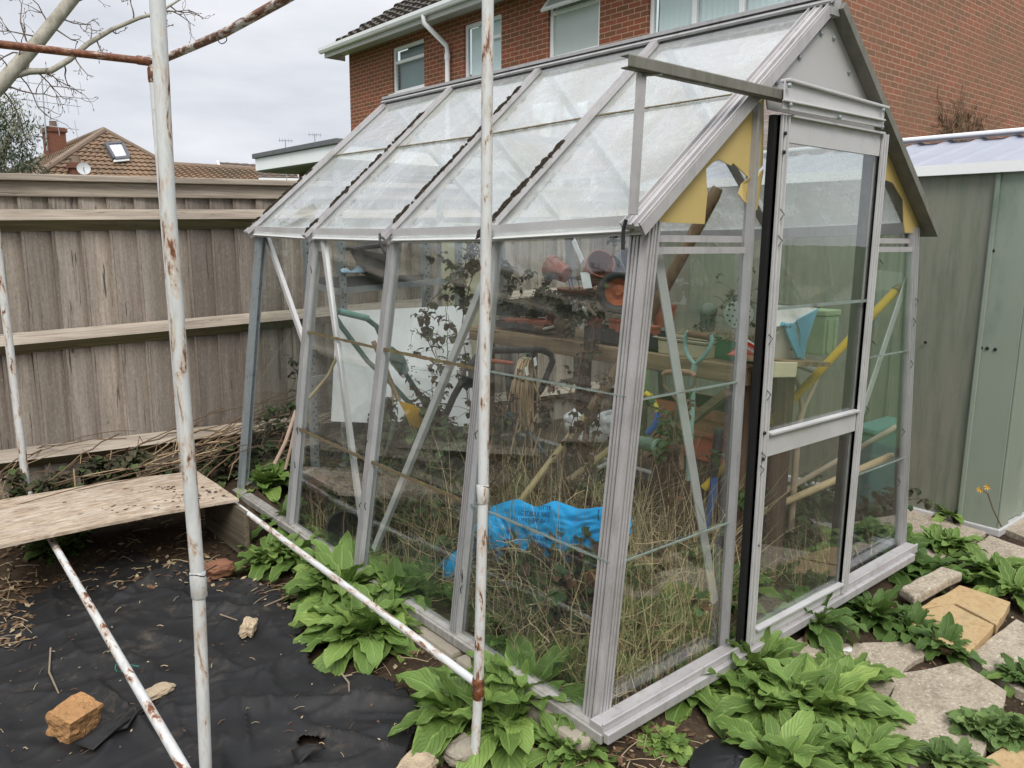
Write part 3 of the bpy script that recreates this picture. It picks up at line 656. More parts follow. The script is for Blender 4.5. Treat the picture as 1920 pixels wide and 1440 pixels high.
for k in range(4):                                                       # far side
    m = MB(); pane(m, BR[k], BR[k+1], ER[k+1], ER[k], Vector((1, 0, .1)).normalized(), 0); m.build('glass_pane', GLS, gh)
m = MB(); pane(m, BL[4], BR[4], ER[4], EL[4], Vector((0, 1, 0)), 0); m.build('glass_pane', GLS, gh)
# roof glass
for k in range(4):
    m = MB(); nr = RN[k]
    for i, (t0, t1) in enumerate(((-.035, .57), (.555, .985))):
        g = []
        for j, t, s_ in ((k, t0, 1), (k+1, t0, -1), (k+1, t1, -1), (k, t1, 1)): g.append(lerp(EL[j], RG[j], t)+Vector((0, s_*.008, 0)))
        pane(m, *g, nr, .006+.004*i)
    pn = m.build('roof_glass', GLR, gh); l = MB(); a, c_ = lerp(EL[k], RG[k], .562), lerp(EL[k+1], RG[k+1], .562)
    for i in range(30):
        p, q = lerp(a, c_, i/30), lerp(a, c_, (i+1)/30); h = rnd.uniform(.004, .009)
        l.bar(p+nr*.0145, q+nr*.0145, h, .003, nr)
    l.build('dirty_lap', M['lap'], pn)
    # pale strip along the foot of the roof glass
    l = MB(); a, c_ = EL[k]-RU[k]*.03, EL[k+1]-RU[k+1]*.03; l.bar(a+Vector((0, .025, 0))+nr*.002, c_-Vector((0, .025, 0))+nr*.002, .03, .004, nr); l.build('eave_strip', M['soffit'], gh)
for k in range(4):
    m = MB(); nr = Vector((-RN[k].x, 0, RN[k].z)); pane(m, *[q for q in (lerp(ER[k], RG[k], -.03), lerp(ER[k+1], RG[k+1], -.03), lerp(ER[k+1], RG[k+1], .98), lerp(ER[k], RG[k], .98))], nr, .006); m.build('roof_glass', GLR, gh)
# braces inside
for pts, ax, vals, w_ in (
        (((604, 452), (679, 1005)), 'x', (.15, .04), .024), (((908, 520), (700, 1030)), 'x', (.15, .035), .024), (((497, 440), (570, 650)), 'x', (.2, .14), .024),
        (((1229, 452), (1340, 1130)), 'y', (.03, .03), .034), (((1712, 490), (1608, 800)), 'y', (.03, .03), .03)):
    a, c_ = at(*pts[0], ax, vals[0]), at(*pts[1], ax, vals[1]); b = MB(); up = (1, 0, 0) if ax == 'x' else (0, 1, 0)
    b.bar(a, c_, w_, .004, up); b.bar(a, c_, .004, .016, up, off=(w_*.45, .008)); b.build('brace', M['alu_clean'], gh)
for k, t in ():
    b = MB(); b.bar(lerp(ER[k+1], RG[k+1], .05)-Vector((0, .02, .03)), lerp(ER[k], RG[k], .9)-Vector((0, -.05, .05)), .025, .005, (0, 0, 1)); b.build('brace', M['alu_side'], gh)
    b = MB(); b.bar(lerp(EL[k+1], RG[k+1], .08)-Vector((0, .02, .03)), lerp(EL[k], RG[k], .85)-Vector((0, -.05, .05)), .025, .005, (0, 0, 1)); b.build('brace', M['alu_side'], gh)
for k in (2,):
    b = MB(); h = .62; b.bar(lerp(EL[k], RG[k], h)-RN[k]*.02, lerp(ER[k], RG[k], h)-Vector((0, 0, .02)), .025, .006, (0, 1, 0)); b.build('tie_bar', M['alu_side'], gh)
# front gable (the door side)
def px3(pts, y=0.0): return [at(x_, y_, 'y', y) for x_, y_ in pts]
def Z3(pts): return [(1220+x_*.3646, y_*.3646) for x_, y_ in pts]       # from enlarged detail to photo pixels
b = MB(); b.prism(px3([(1562, 32), (1436, 170), (1440, 205), (1640, 245), (1628, 190)], -.012), (0, .004, 0)); gp = b.build('gable_panel', plain('grey_gable_sheet', (.44, .43, .42), .5, .1, var=.06, scale=3, bump=.05), gh)
b = MB()
for x_, y_ in ((876, 173), (765, 297), (648, 425), (940, 195), (1018, 372)):
    q = px3(Z3([(x_, y_)]), -.013)[0]; b = MB(); b.lathe([(.007, 0), (.007, .004), (.0, .007)], q, (0, -1, 0), 6); b.build('bolt', M['zinc'], gp)

s = NT('yellow_plastic_sheet'); n1 = s.noise(s.map((1, 1, 1)), 6, 5); c = s.mix(n1, (.62, .47, .17), (.74, .60, .27)); c = s.mix(s.ramp(s.noise(s.map(), 25, 6, .7), [(.62, 0.), (.8, .4)]), c, (.42, .35, .16)); s.set(.4, 0, c)
tr = s.n('ShaderNodeBsdfTranslucent'); s.l(c, tr.inputs[0]); ms = s.n('ShaderNodeMixShader'); ms.inputs[0].default_value = .35; s.l(s.b, ms.inputs[1]); s.l(tr, ms.inputs[2]); s.l(ms, s.out.inputs[0]); M['yellow'] = s.mat
def ngon(m, pts, y, th=.003): m.prism(px3(pts, y), (0, th, 0))
b = MB(); ngon(b, Z3([(18, 1108), (585, 500), (577, 850), (560, 870), (545, 905), (527, 938), (505, 915), (470, 880), (425, 838), (414, 852), (385, 838), (350, 818), (318, 838), (286, 868), (288, 930), (292, 1000), (286, 1060), (278, 1152), (40, 1142)]), -.004)
ys_ = b.build('torn_gable_sheet', M['yellow'], gh)
b = MB(); A_ = px3(Z3([(572, 872), (548, 1082), (512, 1050), (470, 1035), (452, 998), (478, 945), (505, 910), (527, 938), (545, 905)]), -.006)
b.prism([p+Vector((0, .02*((q_ % 3)-1)*.3, 0)) for q_, p in enumerate(A_)], (0, .003, 0)); b.build('torn_flap', M['yellow'], ys_)
b = MB(); ngon(b, Z3([(1222, 735), (1262, 850), (1300, 960), (1345, 1080), (1384, 1160), (1372, 1200), (1308, 1196), (1302, 1150), (1300, 1030), (1272, 985), (1246, 940), (1218, 928), (1190, 925)]), -.004); b.build('torn_gable_sheet', M['yellow'], gh)
xl, xr_ = .588, 1.285
for z_, h, dy in ((1.262, .018, .014), (1.232, .018, .0)):
    for (xa, xb) in ((EL[0].x+.04, xl), (xr_, 1.64)):
        b = MB(); b.bar((xa, dy, z_), (xb, dy, z_), .012, h, (0, 0, 1)); b.build('tie_rail', M['alu'], gh)
for xx in (xl, xr_):
    zt2 = EL[0].z+(RG[0].z-EL[0].z)*((xx-EL[0].x)/(RG[0].x-EL[0].x) if xx < .92 else (ER[0].x-xx)/(ER[0].x-RG[0].x))-.03
    b = MB(); b.bar((xx, .0, -.01), (xx, 0, zt2), .03, .02, (0, -1, 0)); b.bar((xx-.017, -.012, -.01), (xx-.017, -.012, zt2), .008, .02, (0, -1, 0)); b.build('door_post', M['alu_side'], gh)
    sg = 1 if xx < 1 else -1
    b = MB(); b.box2((xx+.019*sg, -.05 if sg > 0 else -.022, .02), (xx+.033*sg, -.03 if sg > 0 else -.006, 1.6)); b.build('door_seal', M['rubber'], gh)
for (xa, xb, x0t, x1t) in ((BL[0].x+.03, xl-.02, EL[0].x+.03, xl-.02), (xr_+.02, GW-.03, xr_+.02, ER[0].x-.03)):
    m = MB()
    for i, (t0, t1) in enumerate(((.0, .338), (.332, .684), (.678, .985))):
        f = lambda X0, X1, t: lerp(X0, X1, t)
        H = 1.25
        g = [Vector((f(xa, x0t, t0), 0, H*t0)), Vector((f(xb, x1t, t0), 0, H*t0)), Vector((f(xb, x1t, t1), 0, H*t1)), Vector((f(xa, x0t, t1), 0, H*t1))]
        m.prism([p+Vector((0, .006-.004*i, 0)) for p in g], (0, -.003, 0))
    pn = m.build('glass_pane', GLS, gh)
    for t in (.335, .681):
        l = MB()
        a, c_ = Vector((lerp(xa, x0t, t), -.006, 1.25*t)), Vector((lerp(xb, x1t, t), -.006, 1.25*t))
        l.bar(a, c_, .004, .005); l.build('dirty_lap', M['lapclear'], pn)
# far gable frame
b = MB(); b.bar(EL[4], ER[4], .03, .035); b.bar((.6, Yk[4], 0), (.6, Yk[4], 1.6), .035, .02, (0, 1, 0)); b.bar((1.24, Yk[4], 0), (1.24, Yk[4], 1.6), .035, .02, (0, 1, 0)); b.build('gable_frame', M['alu_side'], gh)
# sliding door
DY = -.052; d0, d1, dz0, dz1 = .622, 1.245, .02, 1.60
def sub(name, par, loc):
    o = bpy.data.objects.new(name, None); COL.objects.link(o); o.parent = par; o.location = Vector(loc)-Vector(par.location); return o
b = MB()
for xx in (d0+.019, d1-.02):
    b.bar((xx, DY, dz0), (xx, DY, dz1), .038, .012, (0, -1, 0))
    for o in (-.016, -.003, .016): b.bar((xx+o, DY, dz0), (xx+o, DY, dz1), .006, .026, (0, -1, 0))
for z_, h in ((dz0+.02, .04), (.655, .072), (dz1-.035, .07)):
    b.bar((d0+.045, DY, z_), (d1-.042, DY, z_), .012, h); b.bar((d0+.045, DY-.008, z_+h/2), (d1-.042, DY-.008, z_+h/2), .024, .006)
door = b.build('door', M['alu_clean'], gh)
b = MB()
for z0, z1, o in ((dz0+.03, .66, 0), (.66, 1.07, 0), (1.06, dz1-.04, -.004)): b.box2((d0+.04, DY+.002+o, z0), (d1-.04, DY+.005+o, z1))
dg = b.build('door_glass', GLD, door)
b = MB(); b.bar((d0+.045, DY-.006, 1.065), (d1-.045, DY-.006, 1.065), .004, .009); b.build('dirty_lap', M['lapclear'], door)
b = MB(); b.box2((d1-.075, DY+.012, dz0+.04), (d1-.04, DY+.03, dz1-.06)); b.build('door_seal', M['rubber'], door)
b = MB()
for x_, z_ in ((d0+.01, .70), (d0+.012, .62), (d0+.012, 1.5), (d0+.012, 1.55)): b.lathe([(.006, 0), (.005, .005), (0, .006)], (x_, DY-.014, z_), (0, -1, 0), 8)
b.build('screws', M['rubber'], door)
# track: rail over the doorway running out to the left, its stay, and the cover plate
b = MB(); tz = 1.652; TY = -.062
b.bar((-.005, TY, tz), (.66, TY, tz-.002), .006, .026); b.bar((-.005, TY+.013, tz+.013), (.66, TY+.013, tz+.011), .026, .004); b.bar((-.005, TY+.013, tz-.013), (.66, TY+.013, tz-.015), .022, .004)
b.build('door_track', M['alu_dark'], gh, bevel=.002)
b = MB(); b.bar(at(1187, 402, 'y', -.05), at(1203, 138, 'y', -.045), .03, .005, (0, 1, 0)); b.bar(at(1187, 402, 'y', -.05), at(1203, 138, 'y', -.045), .005, .02, (0, 1, 0), off=(-.012, .01)); b.build('track_stay', M['alu'], gh)
b = MB(); b.bar(at(1203, 140, 'y', -.045), at(1240, 138, 'y', -.06), .008, .008); b.build('track_hook', M['alu_dark'], gh)
b = MB(); q = px3([(1472, 152), (1659, 205), (1658, 225), (1470, 187)], -.075); b.prism(q, (0, .004, 0)); q = px3([(1470, 187), (1658, 225), (1657, 240), (1469, 205)], -.079); b.prism(q, (0, .006, 0))
a, c_ = px3([(1472, 150), (1660, 203)], -.072); b.bar(a, c_, .03, .008); a, c_ = px3([(1470, 188), (1658, 226)], -.083); b.bar(a, c_, .012, .006)
hp = b.build('track_cover', M['alu_clean'], gh, bevel=.003); b = MB()
for x_, y_ in ((710, 440), (715, 540), (968, 603), (1188, 655), (1193, 567)):
    q = px3(Z3([(x_, y_)]), -.084)[0]; b = MB(); b.lathe([(.007, 0), (.007, .005), (0, .008)], q, (0, -1, 0), 6); b.build('bolt', M['zinc'], hp)

# loose black rubber strips and wire clips
b = MB(); b.tube([at(1174, 412, 'x', .06), at(1169, 430, 'x', .055), at(1168, 468, 'x', .05)], .005, 6); b.tube([at(712, 438, 'x', .12), at(712, 455, 'x', .11), at(722, 475, 'x', .11)], .0045, 6); b.build('loose_seal', M['rubber'], gh)
b = MB(); rnd = random.Random(8)
for k in range(0, 4):
    for i in range(5):
        t = rnd.uniform(.05, .95); p = lerp(BL[k], EL[k], t)+Vector((-.014, .02*rnd.choice((-1, 1)), 0))
        if k == 0: p.y = .05
        b = MB(); b.tube([p, p+Vector((-.004, rnd.uniform(-.012, .012), .018)), p+Vector((0, rnd.uniform(-.012, .012), .03))], .0016, 4); b.build('wire_clip', M['rubber'], gh)
for xx in (1.25, 1.68, .63):
    for i in range(6): p = Vector((xx+rnd.uniform(-.01, .01), -.068 if xx < 1.5 else -.015, rnd.uniform(.1, 1.5))); b = MB(); b.tube([p, p+Vector((.012, -.004, .016)), p+Vector((-.004, 0, .03))], .0016, 4); b.build('wire_clip', M['rubber'], gh)

for p_, r_ in ((Vector((.545, .02, 1.0)), 0),):
    pass
# concrete footing blocks
M['conc'] = plain('old_concrete', (.29, .255, .2), .95, var=.35, dirt=(.13, .12, .08), scale=9, bump=.9, noisedist=.006)
for i, (y0, y1, lab) in enumerate(((-.02, .55, 'concrete footing under the left glass wall, at the front corner'), (.57, 1.22, 'concrete footing under the left glass wall, in the middle'), (1.25, 1.85, 'concrete footing under the left glass wall, nearest the far end'))):
    b = MB(); b.box2((-.055, y0, -.2), (.06, y1, -.045)); tag(b.build('footing_block', M['conc'], bevel=.012), lab, 'concrete block', 'footing blocks of the greenhouse')

# ------------------------------------------------------------------ white tube frame (old fruit cage)
cage = thing('fruit_cage_frame', 'rusting white painted tube frame standing in front of the greenhouse', 'frame', (-.55, 1.4, -.1))
M['tube'] = painted_tube('flaking_white_tube'); M['tubey'] = painted_tube('flaking_white_tube_flat', (.55, .67), along='y'); M['rusty'] = painted_tube('rusty_rail', (.36, .5), (.45, .45, .44), along='x'); M['rustyy'] = painted_tube('rusty_rail_side', (.43, .56), along='y')
def px_tube(name, pts, r, mat, smooth=True):
    b = MB(); b.tube(pts, r, 14); return b.build(name, M[mat], cage, smooth=smooth)
Aa = lambda x_, y_: at(x_, y_, 'x', -.93)
pA = [at(387, 1470, 'y', .2), at(372, 1095, 'y', .2), at(340, 700, 'y', .2), at(315, 380, 'y', .2), at(293, -40, 'y', .2)]
b = MB(); b.tube([pA[0]-Vector((0, 0, .2)), pA[0], pA[1]], .0125, 14); b.tube(pA[1:], .0135, 14); b.build('pole', M['tube'], cage, smooth=True)
b = MB(); d_ = (pA[2]-pA[1]).normalized(); b.lathe([(.0142, -.028), (.0158, -.026), (.0158, .024), (.0142, .028)], pA[1], d_, 16); b.build('coupler', M['tube'], cage, smooth=True)
pB = [at(886, 1500, 'y', .17), at(897, 1290, 'y', .17), at(906, 925, 'y', .17), at(912, 400, 'y', .17), at(915, -40, 'y', .17)]
b = MB(); b.tube([pB[0]-Vector((0, 0, .1)), pB[0], pB[1]], .0125, 14); b.tube(pB[1:], .0135, 14); b.build('pole', M['tube'], cage, smooth=True)
for q, h in ((pB[1], .03), (at(905, 925, 'y', .17), .025)):
    b = MB(); b.lathe([(.0142, -h), (.0158, -h+.003), (.0158, h-.003), (.0142, h)], q, (0, 0, 1), 16); b.build('coupler', M['rusty'] if q is pB[1] else M['tube'], cage, smooth=True)
pD = [at(345, 905, 'y', 2.68), at(330, 700, 'y', 2.68), at(283, 104, 'y', 2.68)]
px_tube('pole', [pD[0]-Vector((0, 0, .15))]+pD, .0165, 'tube'); pC = [at(52, 935, 'y', 2.7), at(0, 500, 'y', 2.7)]; pC.append(pC[1]*2-pC[0]); pC[2].z = 2.05; pC[2] = lerp(pC[0], pC[1], (2.05-pC[0].z)/(pC[1].z-pC[0].z))
px_tube('pole', [pC[0]-Vector((0, 0, .15)), pC[0], pC[1], pC[2]], .0165, 'tube')
px_tube('rail', [pB[1]+Vector((0, .015, .01)), at(440, 944, 'x', -.21), Vector((pD[0].x+.0, 2.68, .13))], .0115, 'tubey')
px_tube('rail', [at(372, 1490, 'y', .22), at(345, 1440, 'x', -.94), at(96, 1012, 'x', -.9), Vector((pC[0].x, 2.7, .14))], .0125, 'tubey')
tD = at(284, 116, 'y', 2.68); px_tube('rail', [tD, at(0, 83, 'y', 2.68), at(-60, 76, 'y', 2.68)], .0165, 'rusty')
px_tube('rail', [tD+Vector((.02, -.0, 0)), at(420, 62, 'x', -.2), at(535, -2, 'x', -.2), Vector((-.21, .17, tD.z))], .0165, 'rustyy')
b = MB(); b.lathe([(.018, -.09), (.021, -.085), (.021, -.03), (.018, -.025)], tD, (0, 0, 1), 12); b.lathe([(.0185, .0), (.0205, .003), (.0205, .06), (.0185, .063)], tD, (-1, 0, 0), 12); b.build('coupler', M['rusty'], cage, smooth=True)
for p, d_ in ((pA[1]+Vector((0, 0, .022)), (0, 0, 1)), (pB[2]+Vector((0, 0, .02)), (0, 0, 1))):
    b = MB(); pts = [p+Vector((cos(a)*.0155, sin(a)*.0155, .004*sin(a*2))) for a in [i*pi/6 for i in range(13)]]+[p+Vector((.035, -.01, .012))]; b.tube(pts, .0013, 5); b.build('wire_tie', M['rubber'], cage)
q = at(228, 1250, 'x', -.93); b = MB(); b.tube([q+Vector((cos(a)*.016, .004*sin(a*3), sin(a)*.016)) for a in [i*pi/6 for i in range(13)]]+[q+Vector((.04, -.02, -.005))], .002, 5); M['twine'] = plain('green_twine', (.03, .16, .12), .8, bump=.2); b.build('twine_tie', M['twine'], cage)
q = at(415, 66, 'x', -.2); b = MB(); b.tube([q+Vector((cos(a)*.02, .006*sin(a*3), sin(a)*.024-.006)) for a in [i*pi/6 for i in range(20)]], .002, 5); b.build('wire_tie', M['rubber'], cage)

# ------------------------------------------------------------------ boards
s = NT('flaking_plywood'); m1 = s.map((5, 22, 8), rot=(0, 0, radians(8))); n1 = s.noise(m1, 2.2, 8, .72, 1.0); n2 = s.noise(s.map((2, 5, 3)), 3, 6, .7); n3 = s.noise(s.map((4, 9, 4), (3, 1, 0)), 4, 6, .75)
c = s.ramp(n1, [(.28, (.13, .085, .055)), (.45, (.34, .255, .18)), (.6, (.52, .43, .33)), (.75, (.62, .55, .46))]); c = s.mix(s.ramp(n2, [(.5, 0.), (.75, .7)]), c, (.56, .50, .43)); c = s.mix(s.ramp(n3, [(.60, 0.), (.68, .85)]), c, (.10, .065, .04)); s.bump(s.mix(.5, n1, n3), .8, .006); M['ply'] = s.set(.85, 0, c)
A, B, C_, D_ = at(448, 938, 'z', .152), at(368, 884, 'z', .152), at(-30, 945, 'z', .152), at(-30, 1032, 'z', .152)
b = MB(); b.grid(lambda u, v: lerp(lerp(D_, A, u), lerp(C_, B, u), v)+Vector((0, 0, .012*sin(u*pi)*.6+.004*noise.noise(Vector((u*5, v*3, 1))))), 24, 6)
tag(b.build('plywood_board', M['ply'], solid=.012), 'weathered plywood board with flaking veneer lying across the tubes', 'board')
rnd = random.Random(77); b = MB(); crumb = plain('dark_crumbs', (.045, .03, .02), .95, var=.5, bump=.5)
for i in range(90):
    x_, y_ = rnd.choice(((250, 925), (275, 948), (215, 952), (330, 940), (390, 922), (300, 915))); x_ += rnd.gauss(0, 18); y_ += rnd.gauss(0, 6)
    if rnd.random() < .15: x_ = rnd.uniform(60, 420)
    p = at(min(max(x_, 20), 425), min(max(y_, 912), 985), 'z', .166); r_ = rnd.uniform(.002, .007)
    b.grid(lambda u, v: p+Vector((r_*1.4*cos(u*2*pi)*sin(v*pi/2), r_*sin(u*2*pi)*sin(v*pi/2), r_*.4*cos(v*pi/2)-.002)), 6, 2)
stuff(b.build('debris', crumb), 'dark crumbs of dead leaves scattered on the plywood board', 'debris')
pl = wood('dark_damp_plank', 'y', (.21, .17, .12), (.10, .085, .06), False)
b = MB(); A, B = at(402, 958, 'x', -.235), at(462, 1030, 'x', -.225); b.bar((-.235, A.y+.1, .03), (-.225, B.y-.02, .02), .02, .21); tag(b.build('edging_plank', pl, bevel=.003), 'dark damp plank standing on edge under the end of the plywood board', 'plank')
# ------------------------------------------------------------------ things seen only as reflections in the glass
b = MB(); rnd = random.Random(2)
hedge_m = plain('hedge_leaves', (.035, .055, .02), .8, var=.6, scale=20, bump=.5)
for i in range(5200):
    c_ = Vector((-6.5+rnd.gauss(0, .35), rnd.uniform(-6, 14), rnd.uniform(-.1, 2.3))); n_ = Vector((rnd.uniform(-1, 1), rnd.uniform(-1, 1), rnd.uniform(-.3, 1))).normalized(); x = n_.orthogonal().normalized()*.07; y = n_.cross(x)
    b.add([c_-x, c_-y*.6, c_+x, c_+y*.6], [(0, 1, 2, 3)])
b.box2((-6.7, -6, -.2), (-6.3, 14, 2.1)); tag(b.build('hedge', hedge_m), 'dark clipped boundary hedge mirrored in the left glass wall', 'hedge')
nh = thing('neighbour_house', 'brown brick house with white window mirrored in the door glass', 'house', (3, -9, 0))
b = MB(); b.box2((-1, -10, -.2), (12, -9, 5.5)); b.build('wall', bricks('brown_brick', 'xz', (.22, .14, .09), (.17, .115, .08), (.28, .21, .15), (.12, .09, .06)), nh)
for xw in (2.2, 5.2, 8.5):
    b = MB()
    for q in (((xw, -9.03, 1), (xw+.1, -8.97, 2.4)), ((xw+1.3, -9.03, 1), (xw+1.4, -8.97, 2.4)), ((xw, -9.03, .9), (xw+1.4, -8.97, 1)), ((xw, -9.03, 2.4), (xw+1.4, -8.97, 2.5)), ((xw+.65, -9.03, 1), (xw+.75, -8.97, 2.4))): b.box2(*q)
    wf = b.build('window', M['white_pvc'], nh); b = MB(); b.box2((xw+.1, -8.995, 1), (xw+1.3, -8.985, 2.4)); b.build('pane', M['dim'], wf)

# ------------------------------------------------------------------ weed membrane with folds, torn edges
poly = [at(x_, y_, 'z', -.1) for x_, y_ in ((-60, 1200), (45, 1125), (140, 1085), (235, 1035), (330, 1060), (400, 1082), (480, 1095), (540, 1120), (562, 1200), (600, 1262), (690, 1272), (760, 1300), (800, 1345), (760, 1420), (720, 1500), (-200, 1560), (-300, 1300))]
def inside(p, poly):
    r = False; j = len(poly)-1
    for i in range(len(poly)):
        a, c_ = poly[i], poly[j]
        if (a.y > p.y) != (c_.y > p.y) and p.x < (c_.x-a.x)*(p.y-a.y)/(c_.y-a.y)+a.x: r = not r
        j = i
    return r
folds = [((-.75, .85), (-.2, .45), .03, .03), ((-.95, 1.2), (-.88, .75), .03, .025), ((-.55, .62), (-.05, .5), .02, .02), ((-.8, 1.75), (-.35, 1.95), .035, .03), ((-.98, .95), (-.6, .8), .025, .02), ((-.4, 1.1), (-.1, .8), .015, .02), ((-.62, 1.6), (-.3, 1.3), .014, .03), ((-1.2, .7), (-.5, .35), .02, .03)]
rnd = random.Random(90)
for i in range(22):
    x_, y_, a_, l_ = rnd.uniform(-1.1, -.1), rnd.uniform(.2, 1.9), rnd.uniform(0, pi), rnd.uniform(.12, .45); folds.append(((x_, y_), (x_+cos(a_)*l_, y_+sin(a_)*l_), rnd.uniform(.006, .014), rnd.uniform(.009, .016)))
def mem_z(x, y):
    h = -.098 + .012*noise.noise(Vector((x*4, y*4, 7))) + .006*noise.noise(Vector((x*11, y*11, 2)))
    h += .013*(1-abs(noise.noise(Vector((x*4+y*2, y*2.2-x*2, 1)))))**9 + .008*(1-abs(noise.noise(Vector((x*3-y*5, y*5+x*2, 4)))))**12
    for (ax, ay), (bx, by), hh, ww in folds:
        dx, dy = bx-ax, by-ay; t = max(0, min(1, ((x-ax)*dx+(y-ay)*dy)/(dx*dx+dy*dy))); nx = (x-ax-dx*t); ny = (y-ay-dy*t)
        dd = sqrt(nx*nx+ny*ny); sgn = (nx*dy-ny*dx); h += hh*math.exp(-(dd/ww)**2*(1 if sgn > 0 else 5))*(sin(min(1, max(0, t))*pi)*.8+.2)
    return max(h, ground_z(x, y)+.006)
X0, X1, Y0, Y1_ = -2.0, .1, -.3, 2.3; NU, NV = 230, 286
hole = [at(x_, y_, 'z', -.1) for x_, y_ in ((552, 1392), (560, 1384), (600, 1387), (612, 1405), (560, 1408))]
b = MB(); b.grid(lambda u, v: (lambda x, y: (x, y, mem_z(x, y)))(lerp(X0, X1, u), lerp(Y0, Y1_, v)), NU, NV,
    keep=lambda u, v: (lambda p: inside(p, poly) and not inside(p, hole))(Vector((lerp(X0, X1, u)+.02*noise.noise(Vector((u*40, v*40, 0))), lerp(Y0, Y1_, v)+.02*noise.noise(Vector((u*40, v*40, 5))), 0))))
s = NT('weed_membrane'); n1 = s.noise(s.map(), 5, 7, .7); n2 = s.noise(s.map(), 28, 6, .75); n3 = s.noise(s.map(), 260, 2)
c = s.mix(s.ramp(n1, [(.35, 0.), (.7, 1.)]), (.009, .009, .01), (.02, .0195, .019)); c = s.mix(s.math('MULTIPLY', s.ramp(n1, [(.5, 0.), (.7, .6)]), s.ramp(n2, [(.46, 0.), (.66, 1.)])), c, (.15, .115, .08)); rg_ = s.n('ShaderNodeTexNoise'); rg_.noise_type = 'RIDGED_MULTIFRACTAL'; rg_.inputs['Scale'].default_value = 5; rg_.inputs['Detail'].default_value = 3; rg_.inputs['Distortion'].default_value = .6; s.l(s.map((1, .6, 1), rot=(0, 0, .5)), rg_.inputs['Vector']); s.bump(s.math('ADD', s.math('MULTIPLY', rg_.outputs['Fac'], .8), s.math('MULTIPLY', n3, .05)), .55, .012)
M['mem'] = s.set(.62, 0, c, **{'Specular IOR Level': .35})
mem = tag(b.build('weed_membrane', M['mem'], smooth=True, solid=.002), 'wrinkled torn black weed membrane spread over the bare soil', 'ground cloth')
def flap(pts, lift, lab):
    b = MB(); A = [at(x_, y_, 'z', -.085) for x_, y_ in pts]
    b.grid(lambda u, v: lerp(lerp(A[0], A[1], u), lerp(A[3], A[2], u), v)+Vector((0, 0, lift*sin(v*pi)*(.6+.4*noise.noise(Vector((u*5, v*2, lift*99))))+.008)), 14, 6)
    return b.build('torn_flap', M['mem'], mem, smooth=True, solid=.002)
flap(((140, 1400), (175, 1412), (300, 1322), (270, 1328)), .02, ''); flap(((190, 1385), (240, 1370), (285, 1325), (262, 1330)), .025, ''); flap(((545, 1412), (560, 1440), (612, 1408), (604, 1405)), .02, '')
b = MB(); A = at(1360, 1425, 'z', -.1); b.grid(lambda u, v: A+Vector((cos(u*2*pi)*.13*v+.0, sin(u*2*pi)*.11*v-.03, .03*cos(v*pi/2)+.006*noise.noise(Vector((cos(u*6.28)*2, sin(u*6.28)*2, v*3))))), 24, 8)
tag(b.build('membrane_scrap', plain('matt_black_plastic', (.014, .014, .016), .5, var=.2, bump=.1), smooth=True), 'smooth domed scrap of black plastic under the leaves before the front corner', 'plastic scrap')

# ------------------------------------------------------------------ stones and bricks
def rock(name, c_, d, seed, mat, lab, cat, rotz=0, tilt=0, rough=.16, group=None, box=.5):
    b = MB(); R = Matrix.Rotation(rotz, 3, 'Z') @ Matrix.Rotation(tilt, 3, 'X'); N_ = 7
    for ax in range(3):
        for sg in (-1, 1):
            def fn(u, v):
                q = Vector((0, 0, 0)); q[ax] = sg; q[(ax+1) % 3] = (u*2-1)*(sg); q[(ax+2) % 3] = v*2-1
                sp = q.normalized()*1.2; p = lerp(sp, q, box)
                k = 1+rough*noise.noise(q*1.3+Vector((seed, 0, 0)))+rough*.4*noise.noise(q*4+Vector((0, seed, 0)))
                return c_ + R @ Vector((p.x*d[0]/2*k, p.y*d[1]/2*k, p.z*d[2]/2*k))
            b.grid(fn, N_, N_)
    o = b.build(name, mat, smooth=False); o.modifiers.new('weld', 'WELD').merge_threshold = .0005
    return tag(o, lab, cat, group)
M['brickstone'] = plain('orange_brick_lump', (.40, .215, .09), .95, var=.45, dirt=(.16, .15, .06), scale=16, bump=1, noisedist=.012, dirt_at=(.56, .68))
M['sand'] = plain('sandy_stone', (.46, .36, .24), .95, var=.35, dirt=(.3, .24, .17), scale=20, bump=1, noisedist=.008)
rock('brick_lump', at(140, 1348, 'z', -.055), (.105, .085, .075), 3, M['brickstone'], 'broken orange brick lump with mossy sides on the black membrane', 'brick', .5, .2, .16, box=.9)
rock('stone', at(296, 1296, 'z', -.085), (.085, .05, .02), 8, M['sand'], 'flat pale stone beside the slanting tube on the black membrane', 'stone', .3, 0, .3)
rock('stone', at(466, 1177, 'z', -.075), (.075, .045, .045), 12, M['sand'], 'small wedge of sandy stone lying right of the nearest pole', 'stone', .9, .2, .35)
rock('stone', at(780, 1440, 'z', -.08), (.11, .08, .04), 20, M['sand'], 'flat buff stone cut off by the bottom of the photo', 'stone', .4, 0, .25)
rock('stone', at(868, 1408, 'z', -.085), (.09, .07, .05), 27, M['conc'], 'pitted grey stone under the leaves left of the right hand pole', 'stone', .2, 0, .25)
rock('stump', at(412, 1066, 'z', -.07), (.1, .08, .05), 31, plain('red_brown_brick', (.2, .09, .05), .9, var=.4), 'reddish broken brick at the back edge of the membrane', 'brick', .2, 0, .2)
